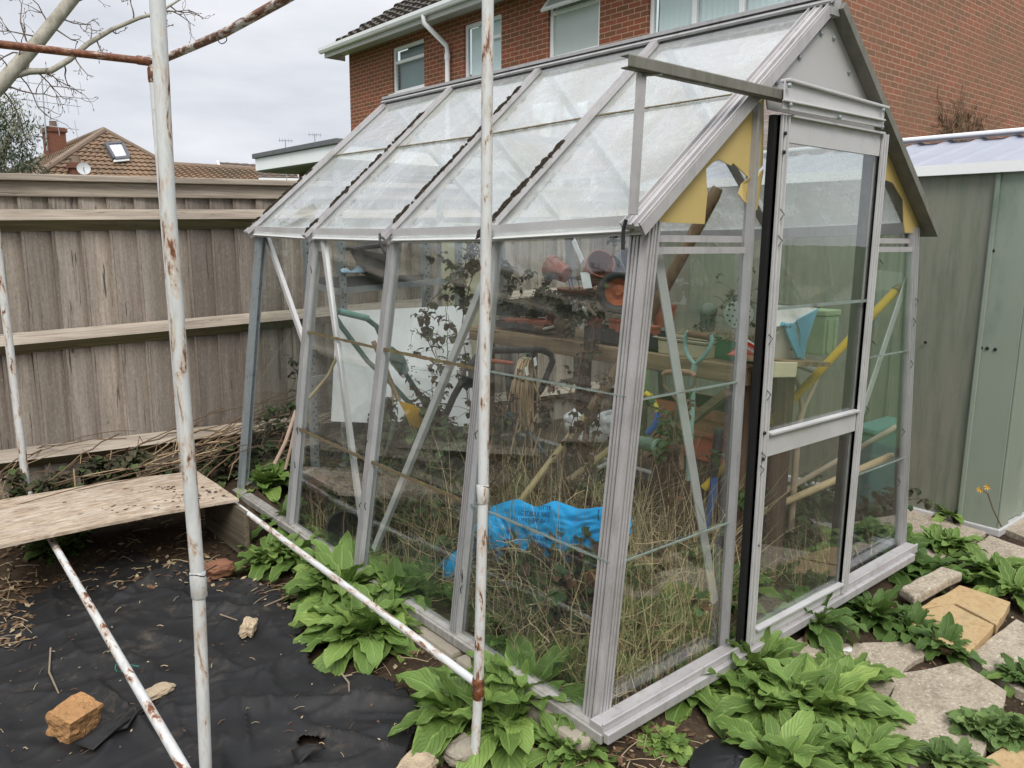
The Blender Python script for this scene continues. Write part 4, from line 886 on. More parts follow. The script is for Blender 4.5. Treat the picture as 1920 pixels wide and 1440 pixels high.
# ------------------------------------------------------------------ paving
s = NT('weathered_paving'); n1 = s.noise(s.map(), 6, 7, .7); n2 = s.noise(s.map(), 90, 4, .7); n3 = s.noise(s.map(), 22, 6, .7)
c = s.mix(s.ramp(n1, [(.3, 0.), (.7, 1.)]), (.29, .245, .185), (.43, .37, .285)); c = s.mix(s.ramp(n2, [(.56, 0.), (.63, .75)]), c, (.60, .54, .45)); c = s.mix(s.ramp(n2, [(.36, .8), (.43, 0.)]), c, (.13, .105, .08)); c = s.mix(s.ramp(n3, [(.5, 0.), (.68, .7)]), c, (.19, .155, .11)); s.bump(s.mix(.5, n2, n3), .8, .005); M['slab'] = s.set(.92, 0, c, **{'Specular IOR Level': .2})
s = NT('yellow_paving'); n1 = s.noise(s.map(), 7, 7, .7); n2 = s.noise(s.map(), 60, 4, .7)
c = s.mix(s.ramp(n1, [(.3, 0.), (.7, 1.)]), (.36, .24, .115), (.50, .375, .21)); c = s.mix(s.ramp(n2, [(.5, 0.), (.66, .7)]), c, (.30, .19, .09)); c = s.mix(s.ramp(n1, [(.56, 0.), (.7, .6)]), c, (.22, .16, .09)); s.bump(s.mix(.5, n1, n2), .6, .006); M['yslab'] = s.set(.9, 0, c, **{'Specular IOR Level': .2})
def slab(name, pts, zt_, th, mat, lab, group=None, bev=.003):
    A = [at(x_, y_, 'z', zt_) for x_, y_ in pts]; m = MB(); Q = []; rnd = random.Random(len(lab))
    for i, p in enumerate(A):
        q = A[(i+1) % len(A)]; n_ = max(2, int((q-p).length/.06)); pr = (q-p).cross(Vector((0, 0, 1))).normalized()
        for j in range(n_): Q.append(lerp(p, q, j/n_)+pr*rnd.uniform(-.004, .004)+Vector((0, 0, .0)))
    m.prism([p-Vector((0, 0, th)) for p in Q], (0, 0, th)); return tag(m.build(name, mat, bevel=bev), lab, 'paving slab', group)
G_ = 'paving slabs of the path'
slab('paving_slab', ((1440, 1258), (1560, 1205), (1780, 1200), (1700, 1250), (1640, 1345), (1480, 1345)), -.1, .05, M['slab'], 'rough buff slab with a white blotch just outside the door', G_)
slab('paving_slab', ((1690, 1262), (1800, 1240), (1890, 1296), (1840, 1420), (1680, 1425), (1640, 1360)), -.1, .05, M['slab'], 'large speckled slab at the lower right with leaves on its left edge', G_)
slab('paving_slab', ((1810, 1232), (1905, 1160), (2010, 1215), (1990, 1330), (1905, 1290)), -.1, .05, M['slab'], 'grey slab right of the yellow stones at the edge of the photo', G_)
slab('paving_slab', ((1850, 1420), (1960, 1330), (2060, 1400), (1940, 1530), (1860, 1520)), -.1, .05, M['yslab'], 'yellowish slab in the very bottom right corner of the photo', G_)
slab('paving_slab', ((1700, 950), (1850, 998), (1780, 1040), (1700, 1075), (1640, 1060)), -.11, .05, M['slab'], 'brown slab between the greenhouse corner and the shed', G_)
slab('paving_slab', ((1855, 1003), (1990, 1050), (1990, 1130), (1880, 1105), (1790, 1045)), -.11, .05, M['slab'], 'slab at the foot of the shed corner with white lichen spots', G_)
slab('paving_slab', ((1870, 985), (1940, 945), (2030, 990), (1990, 1036)), -.11, .04, M['slab'], 'small slab tucked against the front of the shed at the right edge', G_)
slab('paving_slab', ((1430, 1215), (1475, 1225), (1400, 1300), (1310, 1330), (1270, 1320)), -.11, .05, M['slab'], 'slab hidden by big leaves in front of the left front pane', G_)
slab('stone_block', ((1470, 1213), (1575, 1155), (1590, 1168), (1585, 1188), (1530, 1232), (1500, 1226)), -.07, .07, M['slab'], 'thick sandy step stone under the sliding door', None)
slab('loose_slab', ((1687, 1100), (1765, 1060), (1806, 1073), (1716, 1120)), -.035, .04, M['slab'], 'thick loose pale slab lying on top of the yellow stones', None, .01)
slab('yellow_stone', ((1718, 1142), (1800, 1096), (1893, 1128), (1870, 1172), (1790, 1130)), -.075, .04, M['yslab'], 'smooth yellow stone slab, the back one of the pair under the loose slab', 'yellow stone slabs')
slab('yellow_stone', ((1700, 1160), (1728, 1145), (1785, 1132), (1866, 1172), (1818, 1222), (1745, 1200)), -.076, .04, M['yslab'], 'smooth yellow stone slab, the front one of the pair with leaves against it', 'yellow stone slabs')
b = MB(); b.grid(lambda u, v: at(1590, 1218, 'z', -.097)+Vector((cos(u*2*pi)*v*(.02+.006*sin(u*20)), sin(u*2*pi)*v*.013, .0022*(1-v))), 16, 3); tag(b.build('paint_blotch', plain('white_paint', (.75, .75, .73), .5, var=.05)), 'white paint blotch on the slab outside the door', 'paint spot')
# twigs, straw and leaf litter
b = MB(); rnd = random.Random(21); lit = [plain('leaf_litter_brown', (.13, .075, .04), .9, var=.5, scale=40), plain('leaf_litter_pale', (.36, .28, .17), .9, var=.4, scale=40)]
def scatter(n, f, big=1):
    for i in range(n):
        px, py = f(); p = at(px, py, 'z', -.1); p.z = max(ground_z(p.x, p.y), -.13)+rnd.uniform(.003, .016)
        if inside(p, poly): p.z = mem_z(p.x, p.y)+.004
        a = rnd.uniform(0, 2*pi); k = rnd.random()
        if k < .28:
            d_ = Vector((cos(a), sin(a), rnd.uniform(-.1, .25)))*rnd.uniform(.01, .05)*big; b.tube([p-d_, p+Vector((0, 0, .004)), p+d_], rnd.uniform(.0008, .0018), 4, m=rnd.choice((0, 1, 1)))
        else:
            r_ = rnd.uniform(.006, .02)*big; x = Vector((cos(a), sin(a), rnd.uniform(-.4, .4)))*r_; y = Vector((-sin(a), cos(a), rnd.uniform(-.4, .4)))*r_*.6
            b.add([p-x, p-y*.8, p+x, p+y*.8], [(0, 1, 2, 3)], rnd.choice((0, 0, 0, 1)))
scatter(520, lambda: (rnd.uniform(-20, 420), rnd.uniform(985, 1110))); scatter(500, lambda: (lambda t: (lerp(400, 1150, t)+rnd.gauss(0, 30), lerp(1040, 1400, t)+rnd.gauss(0, 22)))(rnd.random()))
scatter(260, lambda: (rnd.uniform(980, 1420), rnd.uniform(1370, 1440))); scatter(300, lambda: (rnd.uniform(1420, 1920), rnd.uniform(1000, 1430)), .7); scatter(190, lambda: (rnd.uniform(0, 780), rnd.uniform(1120, 1435)), .35); scatter(160, lambda: (rnd.uniform(-20, 60), rnd.uniform(1090, 1220)))
stuff(b.build('leaf_litter', lit), 'scattered brown leaf litter and straw on the soil and membrane', 'leaf litter')
b = MB()
for pts in (((495, 1137), (530, 1122), (565, 1105)), ((640, 1262), (654, 1280), (655, 1315)), ((413, 1152), (445, 1163)), ((660, 1265), (645, 1268)), ((95, 1215), (92, 1260), (110, 1300))):
    q = [at(x_, y_, 'z', -.085) for x_, y_ in pts]; b.tube(q, [.003]*(len(q)-1)+[.002], 5)
stuff(b.build('twigs', plain('grey_twig', (.26, .2, .14), .9, var=.3)), 'loose grey twigs lying on the black membrane', 'twigs')

# ------------------------------------------------------------------ leafy weeds
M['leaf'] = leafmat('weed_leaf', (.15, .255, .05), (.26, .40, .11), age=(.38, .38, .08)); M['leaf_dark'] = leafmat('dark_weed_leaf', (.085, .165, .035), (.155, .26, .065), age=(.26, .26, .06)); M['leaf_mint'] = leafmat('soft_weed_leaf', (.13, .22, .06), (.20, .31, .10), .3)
M['stem'] = plain('green_stem', (.13, .2, .05), .6, var=.3, bump=0); M['deadleaf'] = leafmat('dead_leaf', (.09, .05, .03), (.17, .10, .055), .2)
def leaf(m, base, az, el, L_, W_, droop, rnd, mi=0, nu=7, nv=4, petiole=.25, curl=.25, tooth=.06):
    """one ovate, puckered leaf: petiole then blade, bending down along its length"""
    d = Vector((cos(az), sin(az), 0)); side = Vector((-sin(az), cos(az), 0)); p = V(base); pts = []; a = el; n_ = nu+2; st = L_/n_; tw = rnd.uniform(-.35, .35)
    for i in range(n_+1):
        pts.append((p.copy(), a)); p = p + (d*cos(a)+Vector((0, 0, sin(a))))*st; a -= droop/n_*(1+i/n_)
    k0 = max(1, int(petiole*n_)); o = len(m.v); rows = n_-k0+1; ph = rnd.uniform(0, 6)
    for i in range(k0, n_+1):
        t = (i-k0)/(n_-k0); q, a = pts[i]; up = Vector((0, 0, cos(a)))-d*sin(a); wd = W_*(sin(pi*min(1, t**.8*.97+.03)))**.55*(1-.12*t)
        if t > .99: wd = W_*.02
        sd = (side*cos(tw*t)+up*sin(tw*t))
        for j in range(nv+1):
            v = j/nv*2-1; wv = wd*(1+tooth*sin(i*3.1+ph)*abs(v)); z = curl*wd*v*v + W_*.17*sin(i*2.1+ph+v*2.5)*abs(v)+W_*.09*cos(i*3.3+v*5+ph)
            m.v.append(q+sd*(v*wv)+up*z)
    for i in range(rows-1):
        for j in range(nv):
            a_ = o+i*(nv+1)+j; m.uv[len(m.f)] = [(i/(rows-1), j/nv), (i/(rows-1), (j+1)/nv), ((i+1)/(rows-1), (j+1)/nv), ((i+1)/(rows-1), j/nv)]
            m.f.append([a_, a_+1, a_+nv+2, a_+nv+1]); m.m.append(mi)
    if k0 >= 1: m.tube([pts[i][0] for i in range(k0+1)], [.0022*(L_/.15)+.0008]*(k0+1), 4, m=1 if mi == 0 else mi)
def weed(px, py, r, n, lab, seed, mat='leaf', zb=None, tall=.5, lw=.38, crowns=1, name='leafy_weed', p0=None, dead=2, group='green leafy weeds', lmin=.35):
    rnd = random.Random(seed); c_ = p0 or at(px, py, 'z', -.1); c_ = V(c_); n = int(n*1.7); r *= {2: 1.05, 3: 1.1, 4: 1.05, 5: 1.15, 6: 1.15, 7: 1.2, 9: 1.15, 16: 1.0, 17: 1.1, 18: 1.05, 19: 1.0, 22: .95, 24: .95, 25: .95}.get(seed, .88 if seed < 17 else .82)
    zz = zb if zb is not None else -.11; c_.z = zz; m = MB()
    for q in range(crowns):
        cc = c_ + (Vector((rnd.uniform(-1, 1), rnd.uniform(-1, 1), 0))*r*.55 if q else Vector((0, 0, 0)))
        for i in range(n):
            t = (i+.5)/n; az = i*2.39996+rnd.uniform(-.4, .4); el = lerp(1.35, .15, t**.8)*(.6+.6*tall)+rnd.uniform(-.15, .15); ln = r*lerp(.62, 1.1, t**.6)*rnd.uniform(.6, 1.2)
            leaf(m, cc+Vector((cos(az), sin(az), 0))*r*.07+Vector((0, 0, .012*(1-t))), az, el, max(ln, r*lmin), ln*lw*.5*rnd.uniform(.85, 1.15), rnd.uniform(.5, 1.5)*lerp(.7, 1.1, t), rnd, 0, petiole=lerp(.12, .3, t))
        for i in range(dead):
            az = rnd.uniform(0, 6.28); leaf(m, cc, az, rnd.uniform(.05, .3), r*rnd.uniform(.6, 1), r*.13, 1.0, rnd, 2, curl=.8)
    o = m.build(name, [M[mat], M['stem'], M['deadleaf']], smooth=True); return tag(o, lab, 'plant', group)
weed(512, 1058, 0.196, 24, 'bright leafy weed beside the far end of the low tube, by the plank', 1, tall=.75, zb=-.09, crowns=2)
weed(640, 1130, 0.23, 26, 'big sprawling leafy weed against the middle of the left glass wall', 2, tall=.6, zb=-.08, crowns=2)
weed(712, 1185, 0.22, 24, 'leafy weed with drooping front leaves crossed by the low tube', 3, tall=.6, zb=-.1, crowns=2)
weed(742, 1148, .17, 16, 'upright leafy weed touching the glass behind the low tube', 4, tall=1.0, zb=-.05, crowns=1)
weed(872, 1345, 0.209, 24, 'leafy weed growing left of the foot of the right hand pole', 5, tall=.6, crowns=2)
weed(985, 1320, 0.216, 22, 'tall leafy weed by the sill between right hand pole and front corner', 6, tall=1.1, crowns=1, dead=3)
weed(1090, 1425, .1, 20, 'small pale rosette at the bottom below the front corner post', 7, mat='leaf', tall=1.0, crowns=2)
weed(1245, 1395, .075, 16, 'low sprawling seedling weed in front of the front sill', 8, tall=.2, crowns=4, lw=.6, dead=0)
weed(1300, 1300, 0.163, 20, 'rounded leafy weed covering the sill under the left front pane', 9, tall=.7, crowns=2)
weed(1405, 1270, 0.247, 26, 'tallest leafy weed in the big clump at the door track foot', 10, tall=1.15, crowns=2)
weed(1455, 1330, 0.25, 26, 'broad leafy weed at the front of the big clump before the door', 11, tall=.55, crowns=2)
weed(1540, 1345, 0.228, 24, 'leafy weed at the right of the big clump, overhanging the path', 12, tall=.5, crowns=2)
weed(1590, 1285, 0.192, 18, 'leafy weed at the back right of the big clump reaching over the slab', 13, tall=.45, crowns=1)
weed(1500, 1425, 0.204, 20, 'leafy weed at the bottom edge below the big clump', 14, tall=.5, crowns=2)
weed(1610, 1425, 0.156, 18, 'ragged leafy weed at the bottom beside the large speckled slab', 15, tall=.5, crowns=2, dead=4)
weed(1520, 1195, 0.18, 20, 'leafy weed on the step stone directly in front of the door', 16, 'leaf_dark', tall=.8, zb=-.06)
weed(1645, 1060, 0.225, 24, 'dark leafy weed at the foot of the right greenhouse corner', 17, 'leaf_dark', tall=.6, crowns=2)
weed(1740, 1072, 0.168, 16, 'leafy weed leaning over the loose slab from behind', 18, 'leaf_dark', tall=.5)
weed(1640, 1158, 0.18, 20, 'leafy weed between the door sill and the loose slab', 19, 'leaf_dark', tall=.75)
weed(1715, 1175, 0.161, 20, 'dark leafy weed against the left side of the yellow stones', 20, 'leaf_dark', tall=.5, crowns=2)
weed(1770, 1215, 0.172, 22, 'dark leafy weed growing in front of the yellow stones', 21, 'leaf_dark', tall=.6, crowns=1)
weed(1780, 970, .12, 14, 'small bright leafy weed against the side wall of the shed', 22, tall=.5, zb=-.1)
weed(1790, 1028, 0.172, 22, 'leafy weed in the path joint below the shed wall', 23, 'leaf', tall=.5, crowns=2)
weed(1860, 1075, 0.209, 20, 'long leaved weed right of the loose slab', 24, 'leaf', tall=.4, crowns=1)
weed(1905, 1110, 0.209, 18, 'broad leaved weed cut off by the right edge of the photo', 25, 'leaf', tall=.4, crowns=1)
weed(1905, 1270, .12, 18, 'low weed at the right edge beside the speckled slab', 26, 'leaf_dark', tall=.4, crowns=2)
weed(1870, 1370, .1, 26, 'pale mint like weed with small leaves near the bottom right corner', 27, 'leaf_mint', tall=.9, crowns=4, lw=.6, dead=0)
weed(1800, 1430, .11, 18, 'pale leafy weed at the bottom edge right of the speckled slab', 28, 'leaf_mint', tall=.7, crowns=2, dead=0)
weed(1650, 1345, .07, 14, 'tiny weeds in the joint between two path slabs', 29, 'leaf', tall=.3, crowns=3, dead=1)
weed(492, 880, .24, 18, 'crinkled bright weed growing at the foot of the far left post', 30, 'leaf', tall=1.1, p0=at(500, 905, 'y', 2.45), zb=.0, lw=.5)
weed(540, 900, .2, 12, 'tall leafy weed pressed against the second post', 31, 'leaf_dark', tall=1.2, p0=at(535, 935, 'y', 2.0), zb=-.05)
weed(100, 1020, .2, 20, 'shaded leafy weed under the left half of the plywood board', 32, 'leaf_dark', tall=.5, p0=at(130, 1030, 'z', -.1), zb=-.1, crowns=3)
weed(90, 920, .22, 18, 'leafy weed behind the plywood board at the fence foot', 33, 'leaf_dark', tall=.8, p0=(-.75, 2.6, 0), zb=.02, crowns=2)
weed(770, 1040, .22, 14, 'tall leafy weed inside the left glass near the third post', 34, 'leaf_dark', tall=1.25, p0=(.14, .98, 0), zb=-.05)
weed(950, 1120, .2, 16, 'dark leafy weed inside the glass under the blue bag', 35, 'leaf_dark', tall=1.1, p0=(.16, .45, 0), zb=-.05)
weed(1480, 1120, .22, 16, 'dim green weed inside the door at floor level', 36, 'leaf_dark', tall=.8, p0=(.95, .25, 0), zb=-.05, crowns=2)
weed(1600, 1140, .14, 16, 'leafy weed hiding the sill between the door and the right corner', 41, 'leaf_dark', tall=.6, crowns=2)
weed(1365, 1235, .13, 14, 'upright leafy weed against the lower end of the fixed door post', 42, tall=1.2)
# orange flower on a thin stem by the shed corner
fl = thing('flower', 'two yellow orange flowers on a thin stem by the shed corner', 'flower', at(1876, 985, 'z', -.1))
b = MB(); q = [at(1878, 988, 'x', 2.55), at(1862, 955, 'x', 2.5), at(1852, 925, 'x', 2.48)]; b.tube(q, .003, 5); b.tube([q[2], at(1838, 918, 'x', 2.48)], .002, 5); b.build('stem', M['deadstem'], fl)
for (x_, y_) in ((1838, 918), (1852, 913)):
    b = MB(); c_ = at(x_, y_, 'x', 2.47)
    for i in range(7): a = i*2*pi/7; b.add([c_, c_+Vector((-.003, cos(a-.3)*.01, sin(a-.3)*.01)), c_+Vector((-.008, cos(a)*.017, sin(a)*.017)), c_+Vector((-.003, cos(a+.3)*.01, sin(a+.3)*.01))], [(0, 1, 2, 3)])
    b.build('petals', plain('orange_petal', (.75, .42, .03), .6, var=.3, bump=0), fl)
# ------------------------------------------------------------------ inside the greenhouse: staging bench
XB, ZB, YB0, YB1 = 1.25, .775, .40, 2.2
M['bench'] = wood('old_bench_timber', 'y', (.40, .28, .17), (.2, .135, .085), True); M['post'] = wood('bench_post', 'z', (.19, .125, .09), (.10, .065, .045), False); M['cream'] = plain('cream_paint', (.66, .60, .42), .55, var=.08, dirt=(.45, .4, .28), scale=9, bump=.05)
bench = thing('staging_bench', 'rough timber staging bench along the right wall inside the greenhouse', 'bench', (1.45, 1.3, 0))
b = MB(); b.bar((XB, YB0, ZB-.035), (XB, YB1, ZB-.035), .028, .075); b.build('front_board', M['bench'], bench, bevel=.004)
b = MB()
for i in range(5): b.bar((XB+.055+i*.085, YB0+.01, ZB-.01), (XB+.055+i*.085, YB1, ZB-.01), .078, .018)
b.build('bench_top', M['bench'], bench)
for (x_, y_, w_, tp) in ((1.3, .46, .075, 0), (1.3, 1.35, .05, 0), (1.3, 2.1, .05, 0), (1.62, .5, .05, 0), (1.62, 2.1, .05, 0)):
    b = MB(); b.box2((x_-w_/2, y_-w_/2, -.05), (x_+w_/2, y_+w_/2, ZB-.03)); b.build('leg', M['post'], bench, bevel=.003)
b = MB(); b.bar(at(1365, 735, 'x', 1.24), at(1215, 852, 'x', 1.24), .03, .05, (1, 0, 0)); b.build('brace', M['bench'], bench)
shelf = thing('cream_shelf', 'narrow cream painted shelf board inside the door, level with the bench', 'shelf', (1.45, .3, .7))
b = MB(); A, B = at(1430, 676, 'y', .30), at(1512, 678, 'y', .30); b.bar(A, B, .2, .018); b.build('shelf_top', M['bench'], shelf)
b = MB(); A, B = at(1430, 693, 'y', .2), at(1490, 693, 'y', .2); b.bar(A, B, .02, .055); b.build('front_board', M['cream'], shelf, bevel=.003)
b = MB(); A = at(1480, 705, 'y', .3); b.box2((A.x-.04, .28, -.05), (A.x+.01, .33, A.z-.0)); b.build('leg', M['post'], shelf)
# --- pots, trays, wheel on the bench
M['terra'] = plain('terracotta_plastic', (.36, .105, .06), .5, var=.15, dirt=(.3, .17, .12), scale=14); M['tray'] = plain('black_tray_plastic', (.03, .032, .034), .5, var=.3, dirt=(.09, .085, .08), scale=20); M['earth'] = plain('dry_compost', (.11, .075, .05), .95, var=.5, bump=1)
def pot(c_, axis, r0, r1, h, lab, mat='terra', name='plant_pot', group='plant pots on the bench', rim=True):
    b = MB(); pr = [(0, 0), (r0, 0), (r1*.96, h*.82), (r1*.96, h*.83), (r1*1.03, h*.83), (r1*1.05, h), (r1*.97, h), (r1*.93, h*.8), (r0*.9, .01)] if rim else [(0, 0), (r0, 0), (r1, h), (r1*.95, h), (r0*.93, .01), (0, .01)]
    b.lathe(pr, c_, axis, 24); return tag(b.build(name, M[mat], smooth=True), lab, 'plant pot', group)
q = at(1108, 520, 'x', 1.42); ax_ = (at(1137, 478, 'x', 1.30)-q).normalized(); pot(q, ax_, .05, .066, .175, 'tall terracotta plastic pot leaning with its mouth towards us, highest on the bench')
q = at(1075, 505, 'x', 1.5); pot(q+Vector((0, .05, -.03)), Vector((-.15, .9, .35)), .045, .06, .12, 'rounded terracotta pot lying behind the tall leaning pot')
q = at(1150, 500, 'x', 1.52); pot(q, Vector((.2, -.6, .5)), .06, .08, .12, 'grey blue plastic pot lying behind the wheel', 'grey') if 'grey' in M else None
M['grey'] = plain('blue_grey_plastic', (.2, .21, .26), .45, var=.15); pot(at(1150, 518, 'x', 1.5), Vector((.1, -.75, .45)), .06, .085, .13, 'blue grey plastic pot lying on its side behind the wheel', 'grey')
pot(at(1245, 605, 'x', 1.5)-Vector((0, 0, .02)), (0, .1, 1), .045, .06, .1, 'dark red pot of withered stems behind the front corner post')
wh = thing('trolley_wheel', 'black tyred wheel with rusty orange hub leaning on the bench', 'wheel', at(1160, 548, 'x', 1.33)); q = V(wh.location); ax_ = Vector((-.75, -.6, .1)).normalized(); R_ = .1
b = MB(); b.lathe([(R_*.62, -.02), (R_*.8, -.032), (R_*.97, -.024), (R_, 0), (R_*.97, .024), (R_*.8, .032), (R_*.62, .02), (R_*.62, -.02)], q, ax_, 28)
for i in range(24): a = i*pi/12; x = ax_.orthogonal().normalized(); y = ax_.cross(x); b.bar(q+(x*cos(a)+y*sin(a))*R_*.985-ax_*.02, q+(x*cos(a)+y*sin(a))*R_*.985+ax_*.02, .008, .006, x*cos(a)+y*sin(a))
b.build('tyre', M['tray'], wh, smooth=True); b = MB(); b.lathe([(0, .004), (.014, .006), (.016, -.004), (R_*.35, -.012), (R_*.56, .006), (R_*.6, .016), (R_*.64, .019), (R_*.64, -.02), (0, -.02)], q, ax_, 24); b.build('rim', plain('rusty_orange_hub', (.42, .12, .045), .6, var=.3, dirt=(.12, .05, .03), scale=30), wh, smooth=True)
def tray(p0, p1, dep, h, lab, cells=5, mat='tray', group='black seed trays'):
    """row of moulded pots seen from the front: stepped rim"""
    b = MB(); p0, p1 = V(p0), V(p1); d_ = p1-p0; n_ = Vector((1, 0, 0)); 
    b.add([p0, p1, p1+n_*dep, p0+n_*dep], [(0, 1, 2, 3)])
    for i in range(cells):
        for (t0, t1, hh) in ((.02, .25, h*.75), (.25, .75, h), (.75, .98, h*.75)):
            a, c_ = lerp(p0, p1, (i+t0)/cells), lerp(p0, p1, (i+t1)/cells); up = Vector((0, 0, hh))
            b.add([a, c_, c_+up, a+up], [(0, 1, 2, 3)])
    for a in (p0, p1): b.add([a, a+n_*dep, a+n_*dep+Vector((0, 0, h)), a+Vector((0, 0, h))], [(0, 1, 2, 3)])
    b.add([p0+n_*dep, p1+n_*dep, p1+n_*dep+Vector((0, 0, h)), p0+n_*dep+Vector((0, 0, h))], [(0, 1, 2, 3)])
    u = Vector((0, 0, h*.72)); b.add([p0+u+n_*.01, p1+u+n_*.01, p1+u+n_*dep, p0+u+n_*dep], [(0, 1, 2, 3)])
    return tag(b.build('seed_tray', M[mat], solid=.003), lab, 'seed tray', group)
T = lambda x_, y_, X=1.28: at(x_, y_, 'x', X)
tray(T(926, 590, 1.36), T(1040, 595, 1.36), .12, .06, 'long black seed tray at the far end of the bench, behind the orange pots', 6)
tray(T(930, 612, 1.28), T(1020, 622, 1.28), .1, .035, 'low black tray holding the orange square pots', 4)
tray(T(1095, 636, 1.27), T(1232, 654, 1.27), .12, .065, 'black seed tray on the near part of the bench below the wheel', 4)
for i, (x0, x1, y_, lb) in enumerate(((944, 968, 600, 'left'), (969, 994, 602, 'middle'), (995, 1022, 605, 'right'))):
    a, c_ = T(x0, y_, 1.3), T(x1, y_, 1.3); b = MB(); hh = .032; ctr = (a+c_)/2; w0 = (c_-a).length
    b.prism([a, c_, c_+Vector((w0, 0, 0)), a+Vector((w0, 0, 0))], (0, 0, -hh)); b.prism([p+Vector((o_, q_, .0)) for p, o_, q_ in ((a, -.003, .003), (c_, -.003, -.003), (c_+Vector((w0, 0, 0)), .003, -.003), (a+Vector((w0, 0, 0)), .003, .003))], (0, 0, .01))
    tag(b.build('plant_pot', M['terra'], bevel=.002), 'small square orange pot, %s of three in the low black tray' % lb, 'plant pot', 'square orange pots in the tray')
for (x_, y_, lb) in ((1150, 604, 'orange pot showing in the notch of the near black seed tray'), (1216, 617, 'orange square pot standing at the right end of the near seed tray'), (1108, 602, 'orange pot beside the silver trowel handle')):
    a = T(x_, y_, 1.31); b = MB(); b.box2((a.x, a.y-.028, a.z-.05), (a.x+.05, a.y+.028, a.z+.012)); b.box2((a.x-.004, a.y-.031, a.z+.0), (a.x+.054, a.y+.031, a.z+.014)); tag(b.build('plant_pot', M['terra'], bevel=.003), lb, 'plant pot', 'loose orange pots')
b = MB(); b.lathe([(0, 0), (.03, 0), (.032, .004), (.032, .075), (.03, .08), (0, .08)], T(1068, 608, 1.34), Vector((-.85, -.4, .05)), 20); tag(b.build('jar', plain('murky_yellow_jar', (.28, .25, .12), .3, var=.3, dirt=(.14, .13, .08), scale=20), smooth=True), 'murky yellowish jar lying on its side on the bench', 'jar')
b = MB(); b.lathe([(0, 0), (.045, .004), (.04, .05), (.02, .06), (0, .06)], T(1058, 614, 1.3), Vector((-.6, -.2, .6)), 14); tag(b.build('root_ball', M['earth'], smooth=True), 'dry ball of roots beside the jar on the bench', 'root ball')
b = MB(); b.tube([T(1094, 578, 1.29), T(1100, 588, 1.3), T(1105, 600, 1.31)], [.009, .008, .004], 10); b.lathe([(0, -.003), (.009, 0), (.008, .008)], T(1094, 578, 1.29), (0, .3, 1), 10); tag(b.build('trowel', M['alu_clean'], smooth=True), 'silver trowel handle sticking up from the near seed tray', 'trowel')
ts = thing('hammer', 'small hammer with pale handle lying on the front of the bench', 'hammer', T(1018, 616, 1.27))
b = MB(); b.tube([T(1018, 617, 1.27), T(1052, 609, 1.27)], .007, 8); b.build('handle', plain('pale_handle', (.5, .45, .38), .6), ts); b = MB(); b.tube([T(1004, 614, 1.27), T(1019, 616, 1.27)], .012, 10); b.build('head', plain('rusty_head', (.16, .08, .05), .7, .3), ts)
pot(T(1030, 604, 1.3), Vector((-.4, -.8, .4)), .022, .032, .06, 'small orange brown pot on its side by the hammer')
# wire hanging basket round the pots
b = MB(); q = at(1118, 545, 'x', 1.42)
for hh, r_ in ((0, .16), (-.06, .14), (-.1, .1)): b.tube([q+Vector((cos(a)*r_*.8, sin(a)*r_, hh+.06)) for a in [i*pi/12 for i in range(25)]], .003, 5)
for i in range(18): a = i*pi/9; b.tube([q+Vector((cos(a)*.128, sin(a)*.16, .06)), q+Vector((cos(a)*.112, sin(a)*.14, 0)), q+Vector((cos(a)*.08, sin(a)*.1, -.04))], .0022, 4)
tag(b.build('wire_basket', M['rubber']), 'dark wire hanging basket standing round the pots on the bench', 'basket')
b = MB(); a = at(1088, 512, 'x', 1.30); b.prism([at(1088, 511, 'x', 1.3), at(1104, 510, 'x', 1.3), at(1109, 540, 'x', 1.28), at(1094, 541, 'x', 1.28)], (.004, 0, 0)); tag(b.build('plant_label', M['white_pvc']), 'white plastic label hooked over the wire basket', 'label')
b = MB(); b.bar(at(1075, 450, 'x', 1.55), at(1092, 490, 'x', 1.5), .03, .004, (1, 0, 0)); tag(b.build('label_strip', M['white_pvc']), 'pale flat strip standing behind the leaning pot', 'strip')
b = MB(); b.lathe([(.0, 0), (.1, 0), (.14, .02), (.145, .03), (.138, .03), (0, .012)], at(1098, 552, 'x', 1.4), (0, 0, 1), 24); tag(b.build('rusty_tray', plain('rusty_brown_tray', (.22, .09, .05), .7, var=.4, dirt=(.1, .06, .04)), smooth=True), 'round rusty brown dish under the leaning pots', 'dish')
# cream trough, green planter with dry plants
def trough(x0, y0, x1, y1, X, h, dep, mat, lab, cat, name):
    a, c_ = at(x0, y0, 'x', X), at(x1, y1, 'x', X); m = MB(); z0 = ZB+.002; z1 = z0+h
    o = .012
    m.prism([(X+o, a.y-o, z0), (X+o, c_.y+o, z0), (X+dep-o, c_.y+o, z0), (X+dep-o, a.y-o, z0)], (0, 0, .004))
    R0 = [(X+o, a.y-o, z0), (X+o, c_.y+o, z0), (X+dep-o, c_.y+o, z0), (X+dep-o, a.y-o, z0)]; R1 = [(X, a.y, z1), (X, c_.y, z1), (X+dep, c_.y, z1), (X+dep, a.y, z1)]; R2 = [(X-.008, a.y+.008, z1), (X-.008, c_.y-.008, z1), (X+dep+.008, c_.y-.008, z1), (X+dep+.008, a.y+.008, z1)]
    m.add(R0+R1, [(i, (i+1) % 4, (i+1) % 4+4, i+4) for i in range(4)]); m.add(R1+R2, [(i, (i+1) % 4, (i+1) % 4+4, i+4) for i in range(4)]); m.add([Vector(p)+Vector((0, 0, -.012)) for p in R1], [(0, 1, 2, 3)], 1)
    return tag(m.build(name, [mat, M['earth']], solid=.003), lab, cat)
trough(1229, 640, 1322, 655, 1.27, .068, .13, M['cream'], 'cream rectangular trough on the bench behind the turquoise fork handle', 'trough', 'cream_trough')
M['gplastic'] = plain('green_plastic', (.07, .22, .10), .45, var=.2, dirt=(.12, .13, .08), scale=12)
